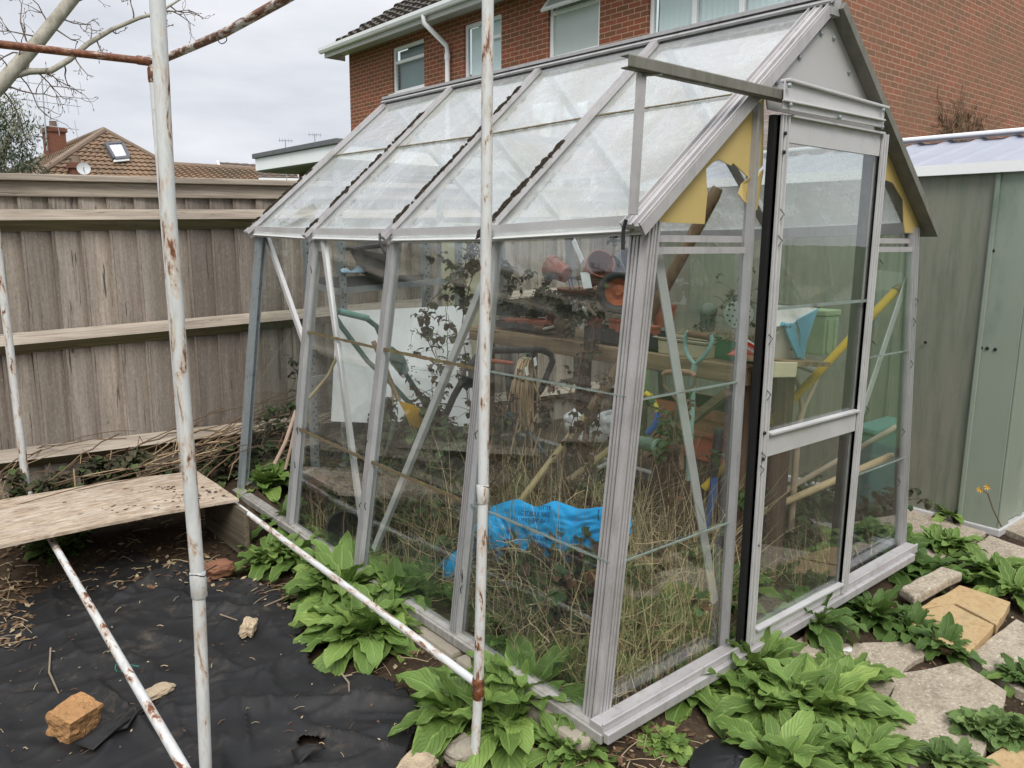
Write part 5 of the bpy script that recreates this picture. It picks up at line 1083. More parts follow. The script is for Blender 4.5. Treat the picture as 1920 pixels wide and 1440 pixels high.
trough(1325, 655, 1428, 668, 1.34, .09, .15, M['gplastic'], 'green planter trough full of dry stalks at the near end of the bench', 'planter', 'green_planter')
b = MB(); rnd = random.Random(9)
for i in range(420):
    p = Vector((rnd.uniform(1.3, 1.5), rnd.uniform(.38, .85), ZB+.085)); d_ = Vector((rnd.uniform(-1, 1), rnd.uniform(-1, 1), rnd.uniform(.1, 1.3)))*rnd.uniform(.015, .05); b.tube([p, p+d_*.6, p+d_+Vector((0, 0, -.012))], [.0012, .001, .0007], 3)
stuff(b.build('dry_stalks', plain('straw_stalks', (.42, .33, .22), .9, var=.4)), 'tangle of dry straw coloured stalks in the bench planters', 'dry plants')
bx = tag(None or (lambda b: (b.prism([at(1383, 629, 'x', 1.25), at(1421, 652, 'x', 1.25), at(1417, 664, 'x', 1.25), at(1378, 640, 'x', 1.25)], (.03, .01, 0)), b.build('red_carton', plain('white_card', (.7, .66, .62), .6, var=.08)))[1])(MB()), 'small red and white carton tipped on the bench end', 'carton')
b = MB(); b.prism([at(1383.5, 629, 'x', 1.2485), at(1420, 651, 'x', 1.2485), at(1418, 657, 'x', 1.2485), at(1381, 636, 'x', 1.2485)], (.001, 0, 0)); b.build('red_band', plain('red_print', (.6, .06, .03), .5), bx)
b = MB()
for i in range(7): b.prism([at(1384+i*4.6+dx_, 637+i*2.6+dy_, 'x', 1.2483) for dx_, dy_ in ((0, 0), (2.6, 1.5), (2.0, 5), (-.6, 3.4))], (.001, 0, 0))
b.build('print_marks', plain('pink_print', (.6, .2, .16), .5), bx)
b = MB(); A = at(1385, 668, 'x', 1.26)
b.grid(lambda u, v: A+Vector((.03*sin(v*pi), (.5-u)*.12, .028*sin(v*pi)*(sin(u*pi)**.5)+.004*noise.noise(Vector((u*6, v*4, 2))))), 14, 8); tag(b.build('plastic_bag', plain('red_clear_plastic', (.6, .12, .08), .25, var=.25, dirt=(.6, .45, .4), scale=12), smooth=True, solid=.002), 'crumpled red plastic packet at the near end of the bench', 'packet')
b = MB(); c_ = T(1328, 580, 1.5); b.lathe([(.035, -.1), (.035, -.02), (.04, -.02), (.04, -.005), (.03, .01), (.018, .025), (0, .03)], c_, (0, 0, 1), 16); tag(b.build('bottle', plain('dull_green_bottle', (.13, .16, .12), .4), smooth=True), 'dull green domed bottle behind the dry plants', 'bottle')
b = MB(); c_ = T(1385, 590, 1.5); b.lathe([(0, 0), (.06, .002), (.062, -.004), (0, -.004)], c_, (-.8, -.55, .2), 24)
od = tag(b.build('sieve_disc', plain('pale_green_disc', (.42, .48, .40), .5, var=.1), smooth=True), 'pale green disc with a ring of holes at the bench end', 'disc'); b = MB(); ax_ = Vector((-.8, -.55, .2)).normalized(); x = ax_.orthogonal().normalized(); y = ax_.cross(x)
for rr, n_ in ((.025, 6), (.045, 11)):
    for i in range(n_): a = i*2*pi/n_; b.lathe([(.0045, .004), (0, .0041)], c_+x*(rr*cos(a))+y*(rr*sin(a)), ax_, 8)
b.build('holes', M['rubber'], od)
# white tray streaked with blue, tilted on the shelf
wt = thing('white_tray', 'tilted white plastic tray streaked with blue paint inside the door', 'tray', at(1480, 620, 'y', .3))
A = [at(x_, y_, 'y', yy) for x_, y_, yy in ((1428, 566, .38), (1537, 576, .38), (1480, 612, .26), (1425, 612, .26))]; b = MB(); b.prism(A, (0, .004, -.002)); b.prism([at(1478, 612, 'y', .262), at(1482, 612, 'y', .262), at(1512, 674, 'y', .30), at(1430, 676, 'y', .32), at(1430, 640, 'y', .27)], (0, .004, 0)); b.build('tray_panel', plain('grubby_white_plastic', (.66, .65, .6), .4, var=.08, dirt=(.42, .38, .32), scale=14), wt)
M['bluep'] = plain('pale_blue_paint', (.16, .44, .60), .4, var=.2, dirt=(.35, .55, .65), scale=20)
b = MB(); b.prism([at(1468, 606, 'y', .254), at(1492, 606, 'y', .254), at(1503, 668, 'y', .262), at(1497, 672, 'y', .262)], (0, .012, 0)); b.prism([at(1494, 600, 'y', .27), at(1535, 578, 'y', .33), at(1514, 640, 'y', .29), at(1508, 675, 'y', .28), at(1500, 672, 'y', .28), at(1500, 620, 'y', .27)], (0, .006, 0)); b.tube([at(1466, 607, 'y', .25), at(1476, 611, 'y', .25)], .009, 8); b.build('blue_streaks', M['bluep'], wt, bevel=.004)
b = MB(); b.tube([at(1428, 568, 'y', .375), at(1537, 577, 'y', .375), at(1480, 613, 'y', .255)], .005, 6); b.build('tray_rim', plain('dark_edge', (.16, .14, .12), .7), wt)
b = MB()
for x_, y_, yy in ((1464, 575, .372), (1484, 655, .284)): b.lathe([(.006, 0), (0, .001)], at(x_, y_, 'y', yy-.003), (0, -1, .3), 10)
b.build('holes', M['rubber'], wt)
b = MB(); A = at(1543, 622, 'y', .5); b.box2((A.x-.06, .46, A.z-.1), (A.x+.06, .56, A.z+.075)); b.box2((A.x-.065, .455, A.z+.075), (A.x+.065, .565, A.z+.1)); b.box2((A.x-.04, .452, A.z-.09), (A.x-.02, .46, A.z+.06)); b.box2((A.x+.02, .452, A.z-.09), (A.x+.04, .46, A.z+.06))
tag(b.build('green_crate', plain('bright_green_plastic', (.26, .36, .20), .4, var=.15, dirt=(.2, .25, .14), scale=9), bevel=.006), 'grass green plastic crate behind the tilted white tray', 'crate')
# --- far end: shelving, white board, cream sheet
SHY = 2.33
sh = thing('steel_shelving', 'galvanised bolt-together shelving unit at the far end of the greenhouse', 'shelving', (.8, SHY, 0))
def upright(px, y, top=437):
    q = at(px, top, 'y', y); m = MB(); m.box2((q.x-.017, y-.002, 0), (q.x+.017, y+.001, q.z+.05)); m.box2((q.x-.018, y, 0), (q.x-.015, y+.03, q.z+.05))
    o = m.build('upright', M['zinc'], sh); m = MB(); z = .1
    while z < q.z: m.lathe([(.0045, 0), (0, .0006)], (q.x-.006, y-.0025, z), (0, -1, 0), 8); m.lathe([(.0045, 0), (0, .0006)], (q.x+.008, y-.0025, z+.022), (0, -1, 0), 8); z += .045
    m.build('holes', M['rubber'], o); return q.x
xa = upright(577, SHY+.06); xb = upright(641, SHY); xc = upright(800, SHY+.1); xd = upright(862, SHY+.06)
for (p, q_, nm) in (((588, 535), (640, 548), 'shelf_beam'), ((643, 545), (852, 525), 'shelf_beam'), ((585, 712), (640, 702), 'shelf_beam')):
    b = MB(); b.bar(at(*p, 'y', SHY-.01), at(*q_, 'y', SHY-.01), .012, .03); b.build(nm, M['zinc'], sh)
b = MB(); A = at(600, 522, 'y', SHY); b.box2((A.x-.03, SHY+.02, A.z-.03), (A.x+.62, SHY+.1, A.z+.0)); b.box2((A.x-.03, SHY+.01, A.z-.05), (A.x+.62, SHY+.02, A.z+.006)); b.build('shelf', plain('dark_shelf', (.06, .065, .07), .5, var=.2), sh)
b = MB(); A = at(665, 480, 'y', SHY-.03)
L0 = [at(668, 466, 'y', SHY-.06), at(740, 480, 'y', SHY-.06), at(742, 545, 'y', SHY-.06), at(690, 512, 'y', SHY-.06)]; b.prism(L0, (.02, .12, 0)); b.prism([at(660, 464, 'y', SHY-.07), at(742, 452, 'y', SHY-.07), at(742, 462, 'y', SHY-.07), at(662, 471, 'y', SHY-.07)], (.02, .14, 0)); tag(b.build('black_tub', M['tray'], bevel=.006), 'black plastic tub tilted on the steel shelving', 'tub')
b = MB(); A = at(663, 511, 'y', SHY-.02); b.grid(lambda u, v: A+Vector(((u-.5)*.13, .03*sin(v*pi), .035*sin(v*pi)*(.6+.4*sin(u*9)))), 14, 8); tag(b.build('packet', plain('pale_blue_packet', (.42, .6, .78), .3, var=.3, dirt=(.8, .82, .85), scale=22), smooth=True, solid=.002), 'pale blue and white plastic packet on the steel shelf', 'packet')
b = MB(); b.prism([at(622, 790, 'y', 2.0), at(632, 584, 'y', 2.3), at(870, 573, 'y', 2.32), at(884, 640, 'y', 2.22), at(886, 800, 'y', 2.0)], (0, .008, 0)); tag(b.build('white_sheet', plain('dirty_white_panel', (.85, .86, .87), .45, var=.04, dirt=(.58, .57, .53), scale=3, bump=.1)), 'large grubby white sheet leaning at the far end of the greenhouse', 'sheet')
b = MB(); A, B = at(829, 437, 'y', 2.42), at(905, 437, 'y', 2.42); b.box2((A.x, 2.415, -.05), (B.x+.02, 2.43, A.z+.06)); tag(b.build('cream_sheet', plain('pale_yellow_panel', (.62, .60, .42), .6, var=.08, scale=3)), 'tall pale yellow sheet behind the brambles at the far end', 'sheet')
# --- lawn mower with black handle, orange cable
mow = thing('lawn_mower', 'lawn mower with black folding handle sunk in long grass', 'lawn mower', (.45, 1.35, 0)); MP = plain('black_painted_tube', (.016, .018, .02), .4, var=.3)
H = lambda x_, y_, Y=1.25: at(x_, y_, 'y', Y)
b = MB(); b.tube([H(782, 900, 1.6), H(850, 745, 1.35), H(880, 690), H(895, 668), H(912, 657), H(1015, 656), H(1032, 664), H(1036, 678), H(1015, 730), H(960, 795, 1.45)], .0145, 12); b.build('handle', MP, mow, smooth=True)
b = MB(); b.prism([H(868, 690, 1.24), H(890, 680, 1.24), H(922, 684, 1.24), H(916, 728, 1.24), H(862, 728, 1.24)], (.02, .03, 0)); b.build('switch_box', MP, mow, bevel=.008); b = MB(); b.box(H(876, 701, 1.235), (.006, .004, .02)); b.build('switch', M['white_pvc'], mow)
b = MB(); b.tube([H(946, 770, 1.4), H(1000, 820, 1.3), H(1035, 872, 1.2)], .011, 10); b.build('lower_handle', plain('blue_grey_tube', (.07, .11, .14), .4), mow, smooth=True)
b = MB(); b.box2((.35, 1.5, .0), (.7, 1.85, .14)); b.lathe([(0, 0), (.09, 0), (.1, .08), (.06, .12), (0, .12)], (.52, 1.68, .14), (0, 0, 1), 20); b.build('body', M['gplastic'], mow, bevel=.02)
b = MB(); b.tube([H(905, 675, 1.2), H(960, 681, 1.2)], .009, 8); b.build('grip', M['terra'], mow)
b = MB(); rnd = random.Random(4); C0 = H(985, 672, 1.2)
for i in range(16):
    w_, l_ = rnd.uniform(.03, .1), rnd.uniform(.13, .34); ox = rnd.uniform(-.02, .02); tl = rnd.uniform(-.04, .04); pts = []
    for j in range(17): a = j*2*pi/16; pts.append(C0+Vector((sin(a)*w_*.8+ox+tl*(1-cos(a))/2, sin(a)*w_*.5+rnd.uniform(-.006, .006)+i*.002-.016, -l_*(1-cos(a))/2)))
    b.tube(pts, .0042, 6)
for (pts) in (((992, 700), (1012, 745), (1015, 800), (1000, 850)), ((965, 700), (952, 760), (930, 830), (925, 900)), ((975, 700), (978, 760), (955, 860), (922, 915))): b.tube([H(x_, y_, 1.18) for x_, y_ in pts], .0042, 6)
cab = tag(b.build('cable', plain('tan_orange_cable', (.42, .30, .18), .5, var=.2), smooth=True), 'coil of tan cable hanging from the black mower handle', 'cable'); b = MB(); p = H(986, 668, 1.17); b.tube([p+Vector((cos(a)*.03, 0, sin(a)*.012)) for a in [i*pi/6 for i in range(12)]]+[p+Vector((.035, 0, -.01))], .0018, 5); b.build('twine_tie', M['twine'], cab)
for x_, y_ in ((984, 690), (1000, 672)): b = MB(); q = H(x_, y_, 1.15); b.prism([q, q+Vector((.016, 0, .006)), q+Vector((.022, 0, -.03)), q+Vector((.008, 0, -.036))], (0, .001, 0)); b.build('cable_tag', M['white_pvc'], cab)
# --- green handled garden machine near the far end
gm = thing('hedge_trimmer_pole', 'electric garden tool with green loop handle in front of the white sheet', 'garden tool', H(700, 640, 1.75)); G = lambda x_, y_: at(x_, y_, 'y', 1.75); MG = plain('dark_green_tube', (.05, .15, .13), .4, var=.25, dirt=(.15, .25, .22), scale=14)
b = MB(); b.tube([G(790, 780), G(720, 705), G(690, 678), G(640, 612), G(629, 594), G(632, 584), G(650, 586), G(688, 598), G(706, 612), G(718, 640), G(732, 662), G(760, 700), G(800, 762), G(830, 800)], .0115, 10); b.build('handle', MG, gm, smooth=True)
b = MB(); b.tube([G(636, 584), G(690, 597)], .015, 10); b.build('grip', plain('pale_turquoise_grip', (.16, .36, .31), .5, var=.2), gm, smooth=True); b = MB(); b.tube([G(730, 655), G(745, 675), G(758, 698)], [.02, .036, .024], 10); b.build('switch_box', MG, gm, smooth=True)
b = MB(); b.tube([G(730, 660), G(727, 690), G(735, 720), G(737, 760)], .004, 6); b.tube([G(752, 660), G(762, 680), G(763, 700), G(756, 708), G(748, 700)], .004, 6); b.build('cord', plain('tan_cord', (.42, .3, .16), .6), gm); b = MB(); b.prism([G(792, 770), G(835, 780), G(850, 830), G(800, 830)], (.05, .1, 0)); b.build('body', M['gplastic'], gm, bevel=.02)
# --- yellow wire rake
rk = thing('wire_rake', 'yellow spring tine lawn rake head among the brambles', 'rake', at(760, 770, 'y', 1.55)); MY = plain('yellow_tines', (.62, .36, .02), .5, var=.2)
b = MB(); c_ = at(748, 752, 'y', 1.55)
for i in range(13):
    t = i/12; e = at(lerp(775, 835, t), lerp(808, 795, t)-12*sin(t*pi)*0, 'y', 1.5); m_ = at(lerp(758, 775, t), lerp(770, 760, t), 'y', 1.54); b.tube([c_, m_, e, e+Vector((0, -.015, -.02))], .0019, 5)
b.build('tines', MY, rk); b = MB(); b.tube([c_, at(722, 690, 'y', 1.6), at(700, 640, 'y', 1.66)], .011, 8); b.build('handle', M['bench'], rk)
# --- long handles
M['shaft'] = wood('worn_tool_handle', 'z', (.36, .26, .17), (.2, .13, .08), False); M['bamboo'] = plain('bamboo', (.42, .33, .17), .6, var=.2, dirt=(.25, .2, .1), stretch=(1, 1, 4), scale=6)
pt = thing('spade', 'long wooden spade handle leaning up through the torn yellow sheet', 'tool', at(1000, 930, 'y', 1.1)); b = MB(); b.tube([at(985, 955, 'y', 1.05), at(1160, 690, 'y', .62), at(1235, 562, 'y', .48), at(1338, 368, 'y', .26), at(1346, 352, 'y', .25)], [.019, .019, .02, .021, .017], 12); b.build('shaft', M['shaft'], pt, smooth=True)
tag((lambda b: (b.tube([at(1098, 778, 'y', .75), at(975, 940, 'y', .8)], .0125, 10), b.build('cane', M['bamboo'], smooth=True))[1])(MB()), 'thick bamboo cane lying against the spade handle in the grass', 'cane', 'bamboo canes')
tag((lambda b: (b.tube([at(1150, 838, 'y', .6), at(1065, 902, 'y', .7)], .012, 10), b.build('cane', M['bamboo'], smooth=True))[1])(MB()), 'short bamboo cane to the right of the spade handle in the grass', 'cane', 'bamboo canes')
yb = thing('yellow_pole', 'long yellow tool handle slanting up to the right behind the door', 'pole', at(1330, 905, 'y', .7)); b = MB(); b.tube([at(1320, 915, 'y', .62), at(1500, 735, 'y', .32), at(1683, 541, 'y', .06)], .0165, 12); b.build('shaft', plain('chipped_yellow', (.64, .42, .03), .4, var=.12, dirt=(.22, .15, .06), scale=30, dirt_at=(.6, .68)), yb, smooth=True); b = MB(); b.tube([at(1679, 545, 'y', .062), at(1685, 539, 'y', .058)], [.0168, .0165], 12); b.build('tip', M['shaft'], yb)
tag((lambda b: (b.tube([at(1395, 965, 'y', .55), at(1688, 796, 'y', .1)], .0115, 10), b.build('broom_handle', plain('pale_grey_wood', (.44, .37, .28), .7, var=.2, dirt=(.28, .22, .15)), smooth=True))[1])(MB()), 'greyish wooden handle, upper of two lying low across the door', 'handle', 'wooden handles across the door')
tag((lambda b: (b.tube([at(1300, 1005, 'y', .6), at(1430, 960, 'y', .4), at(1668, 856, 'y', .08), at(1674, 853, 'y', .075)], [.014, .015, .015, .01], 10), b.build('broom_handle', plain('clean_yellow_wood', (.56, .43, .25), .6, var=.15, dirt=(.36, .26, .13)), smooth=True))[1])(MB()), 'honey coloured wooden handle, lower of two lying low across the door', 'handle', 'wooden handles across the door')
# fork with turquoise D handle, wooden D handle, pale branching handle
fk = thing('garden_fork', 'garden fork with turquoise D shaped handle and brown grip', 'garden fork', at(1300, 720, 'x', 1.18)); K = lambda x_, y_, X=1.16: at(x_, y_, 'x', X); MT = plain('turquoise_enamel', (.30, .48, .43), .4, var=.12, dirt=(.35, .5, .44), scale=22)
b = MB(); b.tube([K(1291, 622), K(1285, 632), K(1284, 650), K(1290, 668), K(1303, 684), K(1320, 668), K(1331, 652), K(1335, 638), K(1333, 628)], .0095, 10); b.tube([K(1303, 680), K(1299, 700), K(1298, 760), K(1290, 900)], .012, 10); b.build('handle', MT, fk, smooth=True); b = MB(); b.tube([K(1292, 626), K(1331, 632)], .0135, 12); b.build('grip', plain('brown_grip', (.22, .12, .07), .8, var=.3), fk, smooth=True)
ws = thing('wooden_spade', 'tool with worn wooden D handle leaning under the bench', 'spade', K(1270, 700)); b = MB(); b.tube([K(1244, 702, 1.12), K(1250, 698, 1.12), K(1275, 696, 1.12), K(1297, 699, 1.12), K(1303, 706, 1.12)], .011, 10); b.build('grip', plain('worn_brown_wood', (.42, .25, .16), .6, var=.2), ws, smooth=True); b = MB(); b.tube([K(1246, 705, 1.12), K(1244, 722, 1.12), K(1262, 742, 1.12), K(1272, 755, 1.12), K(1290, 738, 1.12), K(1302, 720, 1.12), K(1302, 706, 1.12)], .007, 8); b.tube([K(1272, 752, 1.12), K(1278, 880, 1.1)], .012, 8); b.build('handle', M['shaft'], ws, smooth=True)
yh = thing('forked_handle', 'pale tool handle with open Y shaped top behind the door', 'spade', at(1500, 800, 'y', .35)); J = lambda x_, y_: at(x_, y_, 'y', .34); b = MB(); b.tube([J(1491, 684), J(1489, 700), J(1497, 722), J(1503, 760), J(1503, 780)], .0085, 8); b.tube([J(1536, 700), J(1528, 722), J(1510, 760), J(1503, 785)], .0085, 8); b.tube([J(1503, 775), J(1497, 800), J(1482, 1000)], .0135, 10); b.build('handle', plain('bleached_wood', (.44, .35, .25), .7, var=.2), yh, smooth=True); b = MB(); b.tube([J(1492, 683), J(1535, 697)], .013, 10); b.build('grip', plain('grey_grip', (.25, .25, .25), .6), yh)
bf = thing('black_grip_tool', 'blue tool with tall black ribbed grip standing in the grass', 'tool', at(1345, 890, 'y', .4)); b = MB(); b.lathe([(0, 0), (.019, .002), (.02, .01), (.016, .05), (.018, .16), (.014, .19), (0, .19)], at(1348, 802, 'y', .4), (at(1340, 872, 'y', .4)-at(1348, 802, 'y', .4)), 14); b.build('grip', M['tray'], bf, smooth=True); b = MB(); b.tube([at(1340, 868, 'y', .4), at(1337, 930, 'y', .4), at(1320, 1010, 'y', .4)], [.013, .016, .01], 10); b.build('shaft', plain('blue_shaft', (.04, .10, .28), .4), bf, smooth=True)
b = MB(); b.lathe([(.026, 0), (.028, .01), (.024, .012), (.022, .11), (.018, .11), (.02, 0)], at(1236, 838, 'x', .75), (at(1190, 826, 'x', .78)-at(1236, 838, 'x', .75)), 16); tag(b.build('pipe', plain('grey_green_pipe', (.19, .26, .20), .5, var=.25, dirt=(.35, .38, .32), scale=20), smooth=True, solid=.003), 'stub of grey green pipe pointing right beside the front corner post', 'pipe')
hs_ = thing('hose', 'yellow and blue ribbed hose curling behind the front corner post', 'hose', at(1225, 770, 'x', .95)); Hh = lambda x_, y_: at(x_, y_, 'x', .95); b = MB(); b.tube([Hh(1205, 735), Hh(1218, 742), Hh(1228, 758), Hh(1233, 772)], .0125, 12); b.build('yellow_length', plain('yellow_rubber', (.68, .50, .03), .5), hs_, smooth=True); b = MB(); b.tube([Hh(1233, 772), Hh(1233, 785), Hh(1226, 800), Hh(1215, 812)], .0125, 12); b.build('blue_length', plain('blue_rubber', (.07, .16, .55), .5), hs_, smooth=True)
def bag(pts, ax, val, mat, lab, name, cat, dep=.06, seed=1, nu=26, nv=18):
    """a crumpled plastic sheet filling an outline, bulging towards the viewer"""
    A = [at(x_, y_, ax, val) for x_, y_ in pts]; n = len(A)//2; top, bot = A[:n], A[n:][::-1]; m = MB()
    def edge(e, u): k = min(len(e)-2, int(u*(len(e)-1))); return lerp(e[k], e[k+1], u*(len(e)-1)-k)
    nn = Vector((-1, -.3, .35)).normalized() if ax == 'x' else Vector((-.2, -1, .35)).normalized()
    def fn(u, v):
        p = lerp(edge(top, u), edge(bot, u), v); c = noise.noise(Vector((u*4, v*3, seed)))*.6+.45*(1-2*abs(noise.noise(Vector((u*9, v*7, seed+5)))))+.35*(1-2*abs(noise.noise(Vector((u*15+v*9, v*13-u*6, seed+9)))))
        return p+nn*dep*(sin(v*pi)**.6*.7*(sin(u*pi)**.4)+c*.55)
    m.grid(fn, nu, nv); return tag(m.build(name, mat, smooth=False, solid=.0015, sub=1), lab, cat)
s = NT('bright_blue_plastic'); n1 = s.noise(s.map(), 14, 5, .6); s.set(.28, 0, s.mix(n1, (.0, .36, .85), (.01, .50, .97))); s.bump(s.noise(s.map(), 22, 5, .6), .35, .008); M['blueb'] = s.mat
blue = bag(((925, 950), (975, 935), (1010, 952), (1045, 938), (1090, 955), (1140, 950), (1188, 940), (1188, 1000), (1135, 1045), (1060, 1058), (1020, 1062), (985, 1050), (950, 1062), (915, 1048)), 'x', .30, M['blueb'], 'crumpled bright blue plastic bag with black writing in the long grass', 'blue_bag', 'plastic bag', .05, 3, 34, 22)
bag(((890, 985), (905, 975), (925, 965), (945, 975), (960, 1020), (930, 1035), (905, 1040), (885, 1050)), 'x', .27, M['blueb'], 'torn blue plastic piece left of the bag, behind the right hand pole', 'plastic_scrap', 'plastic scrap', .03, 8, 14, 10)
bag(((818, 1062), (835, 1050), (860, 1030), (885, 1010), (890, 1080), (862, 1075), (840, 1088), (822, 1080)), 'x', .2, M['blueb'], 'lowest blue plastic scrap on the ground at the left end of the bag', 'plastic_scrap', 'plastic scrap', .025, 14, 14, 8)
def text(body, p, size, xdir, par, mat):
    cu = bpy.data.curves.new('printed_text', 'FONT'); cu.body = body; cu.size = size; cu.extrude = .0004; o = bpy.data.objects.new('printed_text', cu); COL.objects.link(o)
    dg_ = bpy.context.evaluated_depsgraph_get(); me = bpy.data.meshes.new_from_object(o.evaluated_get(dg_)); bpy.data.objects.remove(o)
    o = bpy.data.objects.new('printed_text', me); COL.objects.link(o); me.materials.clear(); me.materials.append(mat); x = V(xdir).normalized(); nn = Vector((-1, -.3, .35)); nn = (nn-x*nn.dot(x)).normalized(); y = nn.cross(x)
    o.parent = par; o.matrix_local = Matrix(((x.x, y.x, nn.x, p.x), (x.y, y.y, nn.y, p.y), (x.z, y.z, nn.z, p.z), (0, 0, 0, 1))); return o
INK = plain('dark_ink', (.01, .03, .12), .5)
xd = at(1060, 968, 'x', .2)-at(960, 962, 'x', .2)
for body, x_, y_, sz in (('LC EDBULK BAG', 972, 966, .021), ('FO A DENEIN CHY (8AU)', 958, 976, .017), ('LETTER', 1010, 955, .018), ('VENT', 980, 995, .018), ('DOUBLE BAG', 984, 1010, .018), ('FULL', 1008, 1026, .022)): text(body, at(x_, y_, 'x', .20), sz, xd, blue, INK)
M['wbag'] = plain('white_poly', (.78, .79, .8), .35, var=.06, dirt=(.6, .6, .58), scale=12)
bag(((1058, 780), (1078, 765), (1100, 785), (1092, 830), (1075, 815), (1062, 805)), 'x', .85, M['wbag'], 'white plastic bag left of the spade handle in the grass', 'white_bag', 'plastic bag', .03, 20, 14, 10); bag(((1108, 800), (1130, 772), (1165, 765), (1162, 812), (1130, 830), (1105, 828)), 'x', .82, M['wbag'], 'white plastic bag between spade handle and front corner post', 'white_bag', 'plastic bag', .03, 24, 14, 10)
stb = thing('striped_trowel', 'blue and white striped handle lying in the grass', 'trowel', at(1115, 880, 'x', .7)); b = MB(); b.tube([at(1098, 892, 'x', .7), at(1118, 880, 'x', .7)], [.008, .011], 8); b.build('grip', plain('navy_plastic', (.02, .05, .2), .4), stb); b = MB(); b.tube([at(1118, 880, 'x', .7), at(1145, 866, 'x', .7)], [.009, .007], 8); b.build('handle', M['white_pvc'], stb)
# terracotta planters under the bench
pl_ = thing('terracotta_planter', 'large orange terracotta coloured trough under the bench', 'planter', (1.3, .75, 0)); b = MB(); A, B = at(1225, 745, 'x', 1.36), at(1385, 745, 'x', 1.36); zb_ = at(1300, 860, 'x', 1.36).z
b.box2((1.36, B.y, zb_), (1.6, A.y, A.z)); b.box2((1.345, B.y-.012, A.z-.05), (1.61, A.y+.012, A.z-.0)); b.box2((1.35, B.y-.004, (A.z+zb_)/2-.012), (1.36, A.y, (A.z+zb_)/2+.012)); b.build('trough', plain('orange_terracotta', (.55, .17, .09), .7, var=.18, dirt=(.25, .1, .06), scale=9), pl_, bevel=.008)
b = MB(); b.box2((1.36, B.y+.01, -.06), (1.6, A.y-.01, zb_-.003)); b.build('stand', M['post'], pl_)
# teal bin and dark pot
tb = thing('teal_bin', 'teal plastic storage tub with flat lid inside the right front pane', 'tub', at(1665, 870, 'y', .28)); A, B = at(1632, 815, 'y', .3), at(1692, 805, 'y', .3); b = MB(); b.box2((A.x, .28, 0), (B.x-.01, .37, A.z-.0)); b.build('tub', plain('teal_plastic', (.07, .16, .145), .45, var=.15, dirt=(.13, .18, .16), scale=10), tb, bevel=.01); b = MB(); b.box2((A.x-.01, .27, A.z+.001), (B.x, .38, A.z+.03)); b.build('lid', plain('teal_lid', (.09, .21, .19), .45, var=.15), tb, bevel=.008)
pot(at(672, 985, 'y', 1.5)+Vector((.05, .08, -.03)), Vector((-.75, -.6, .15)), .06, .085, .15, 'black plastic pot lying on its side behind the second glass bay', 'tray', group='floor pots')
tag((lambda b: (b.tube([at(560, 770, 'y', 2.1), at(615, 705, 'y', 2.05), at(632, 668, 'y', 2.05)], .008, 8), b.build('cane', M['bamboo'], smooth=True))[1])(MB()), 'thin cane leaning behind the second glass post at the far end', 'cane', 'bamboo canes')
b = MB(); A = at(600, 905, 'y', 2.1); b.box2((A.x+.02, 2.05, -.05), (A.x+.18, 2.3, .05)); b.box2((A.x+.1, 2.1, -.02), (A.x+.6, 2.2, .09)); tag(b.build('wood_offcuts', M['post'], bevel=.004), 'stack of grey timber offcuts on the floor at the far end', 'timber')

# ------------------------------------------------------------------ long grass and brambles inside
b = MB(); rnd = random.Random(31); gm_ = [plain('green_grass', (.13, .19, .05), .6, var=.3, bump=0), plain('straw_grass', (.54, .42, .24), .7, var=.3, bump=0), plain('brown_grass', (.28, .19, .11), .8, var=.3, bump=0)]
def blade(p, h, lean, az, w_, m, bend):
    d_ = Vector((cos(az), sin(az), 0)); s_ = Vector((-sin(az), cos(az), 0)); pts = []
    for i in range(6): t = i/5; pts.append((p+d_*(lean*t+bend*t*t)*h+Vector((0, 0, h*(t-.55*abs(bend)*t*t))), w_*(1-t*.9)))
    o = len(b.v)
    for q, ww in pts: q = Vector((max(q.x, .04+.14*q.z), max(q.y, .025), q.z)); b.v += [q-s_*ww, q+s_*ww]
    for i in range(5): b.f.append([o+2*i, o+2*i+1, o+2*i+3, o+2*i+2]); b.m.append(m)
def field(n, xr, yr, hr, ws):
    for i in range(n):
        x_, y_ = rnd.uniform(*xr), rnd.uniform(*yr); blade(Vector((x_, y_, -.06)), rnd.uniform(*hr), rnd.gauss(0, .35), rnd.uniform(0, 6.28), rnd.uniform(.0009, .003), rnd.choices((0, 1, 2), ws)[0], rnd.gauss(0, .6))
field(1700, (.12, .62), (.03, .55), (.15, .5), (.2, .5, .3)); field(1300, (.15, .9), (.4, 1.3), (.15, .5), (.45, .3, .25)); field(600, (.06, .6), (1.0, 2.0), (.08, .3), (.3, .25, .45)); field(500, (.6, 1.2), (.1, .9), (.05, .25), (.4, .25, .35)); field(260, (1.2, 1.75), (.05, .5), (.05, .25), (.5, .2, .3)); field(900, (.2, .8), (.05, 1.1), (.42, .8), (.22, .68, .1))
for i in range(900):
    p = Vector((rnd.uniform(.1, .62), rnd.uniform(.04, .6), rnd.uniform(-.03, .34)*rnd.random()**.5)) if i < 560 else Vector((rnd.uniform(.15, .9), rnd.uniform(.4, 1.5), rnd.uniform(-.03, .25)))
    d_ = Vector((rnd.gauss(0, 1), rnd.gauss(0, 1), rnd.gauss(.2, .5))).normalized(); pts = [p]; L_ = rnd.uniform(.015, .045)
    for j in range(rnd.choice((5, 6, 8))): d_ = (d_+Vector((rnd.gauss(0, .3), rnd.gauss(0, .3), rnd.gauss(-.08, .25)))).normalized(); q = pts[-1]+d_*L_; pts.append(Vector((max(q.x, .05+.14*q.z), max(q.y, .025), max(q.z, -.05))))
    b.tube(pts, rnd.uniform(.0007, .0016), 3, m=rnd.choices((0, 1, 2), (.1, .6, .3))[0])
stuff(b.build('long_grass', gm_), 'tangle of long green and straw coloured grass inside the greenhouse', 'grass')
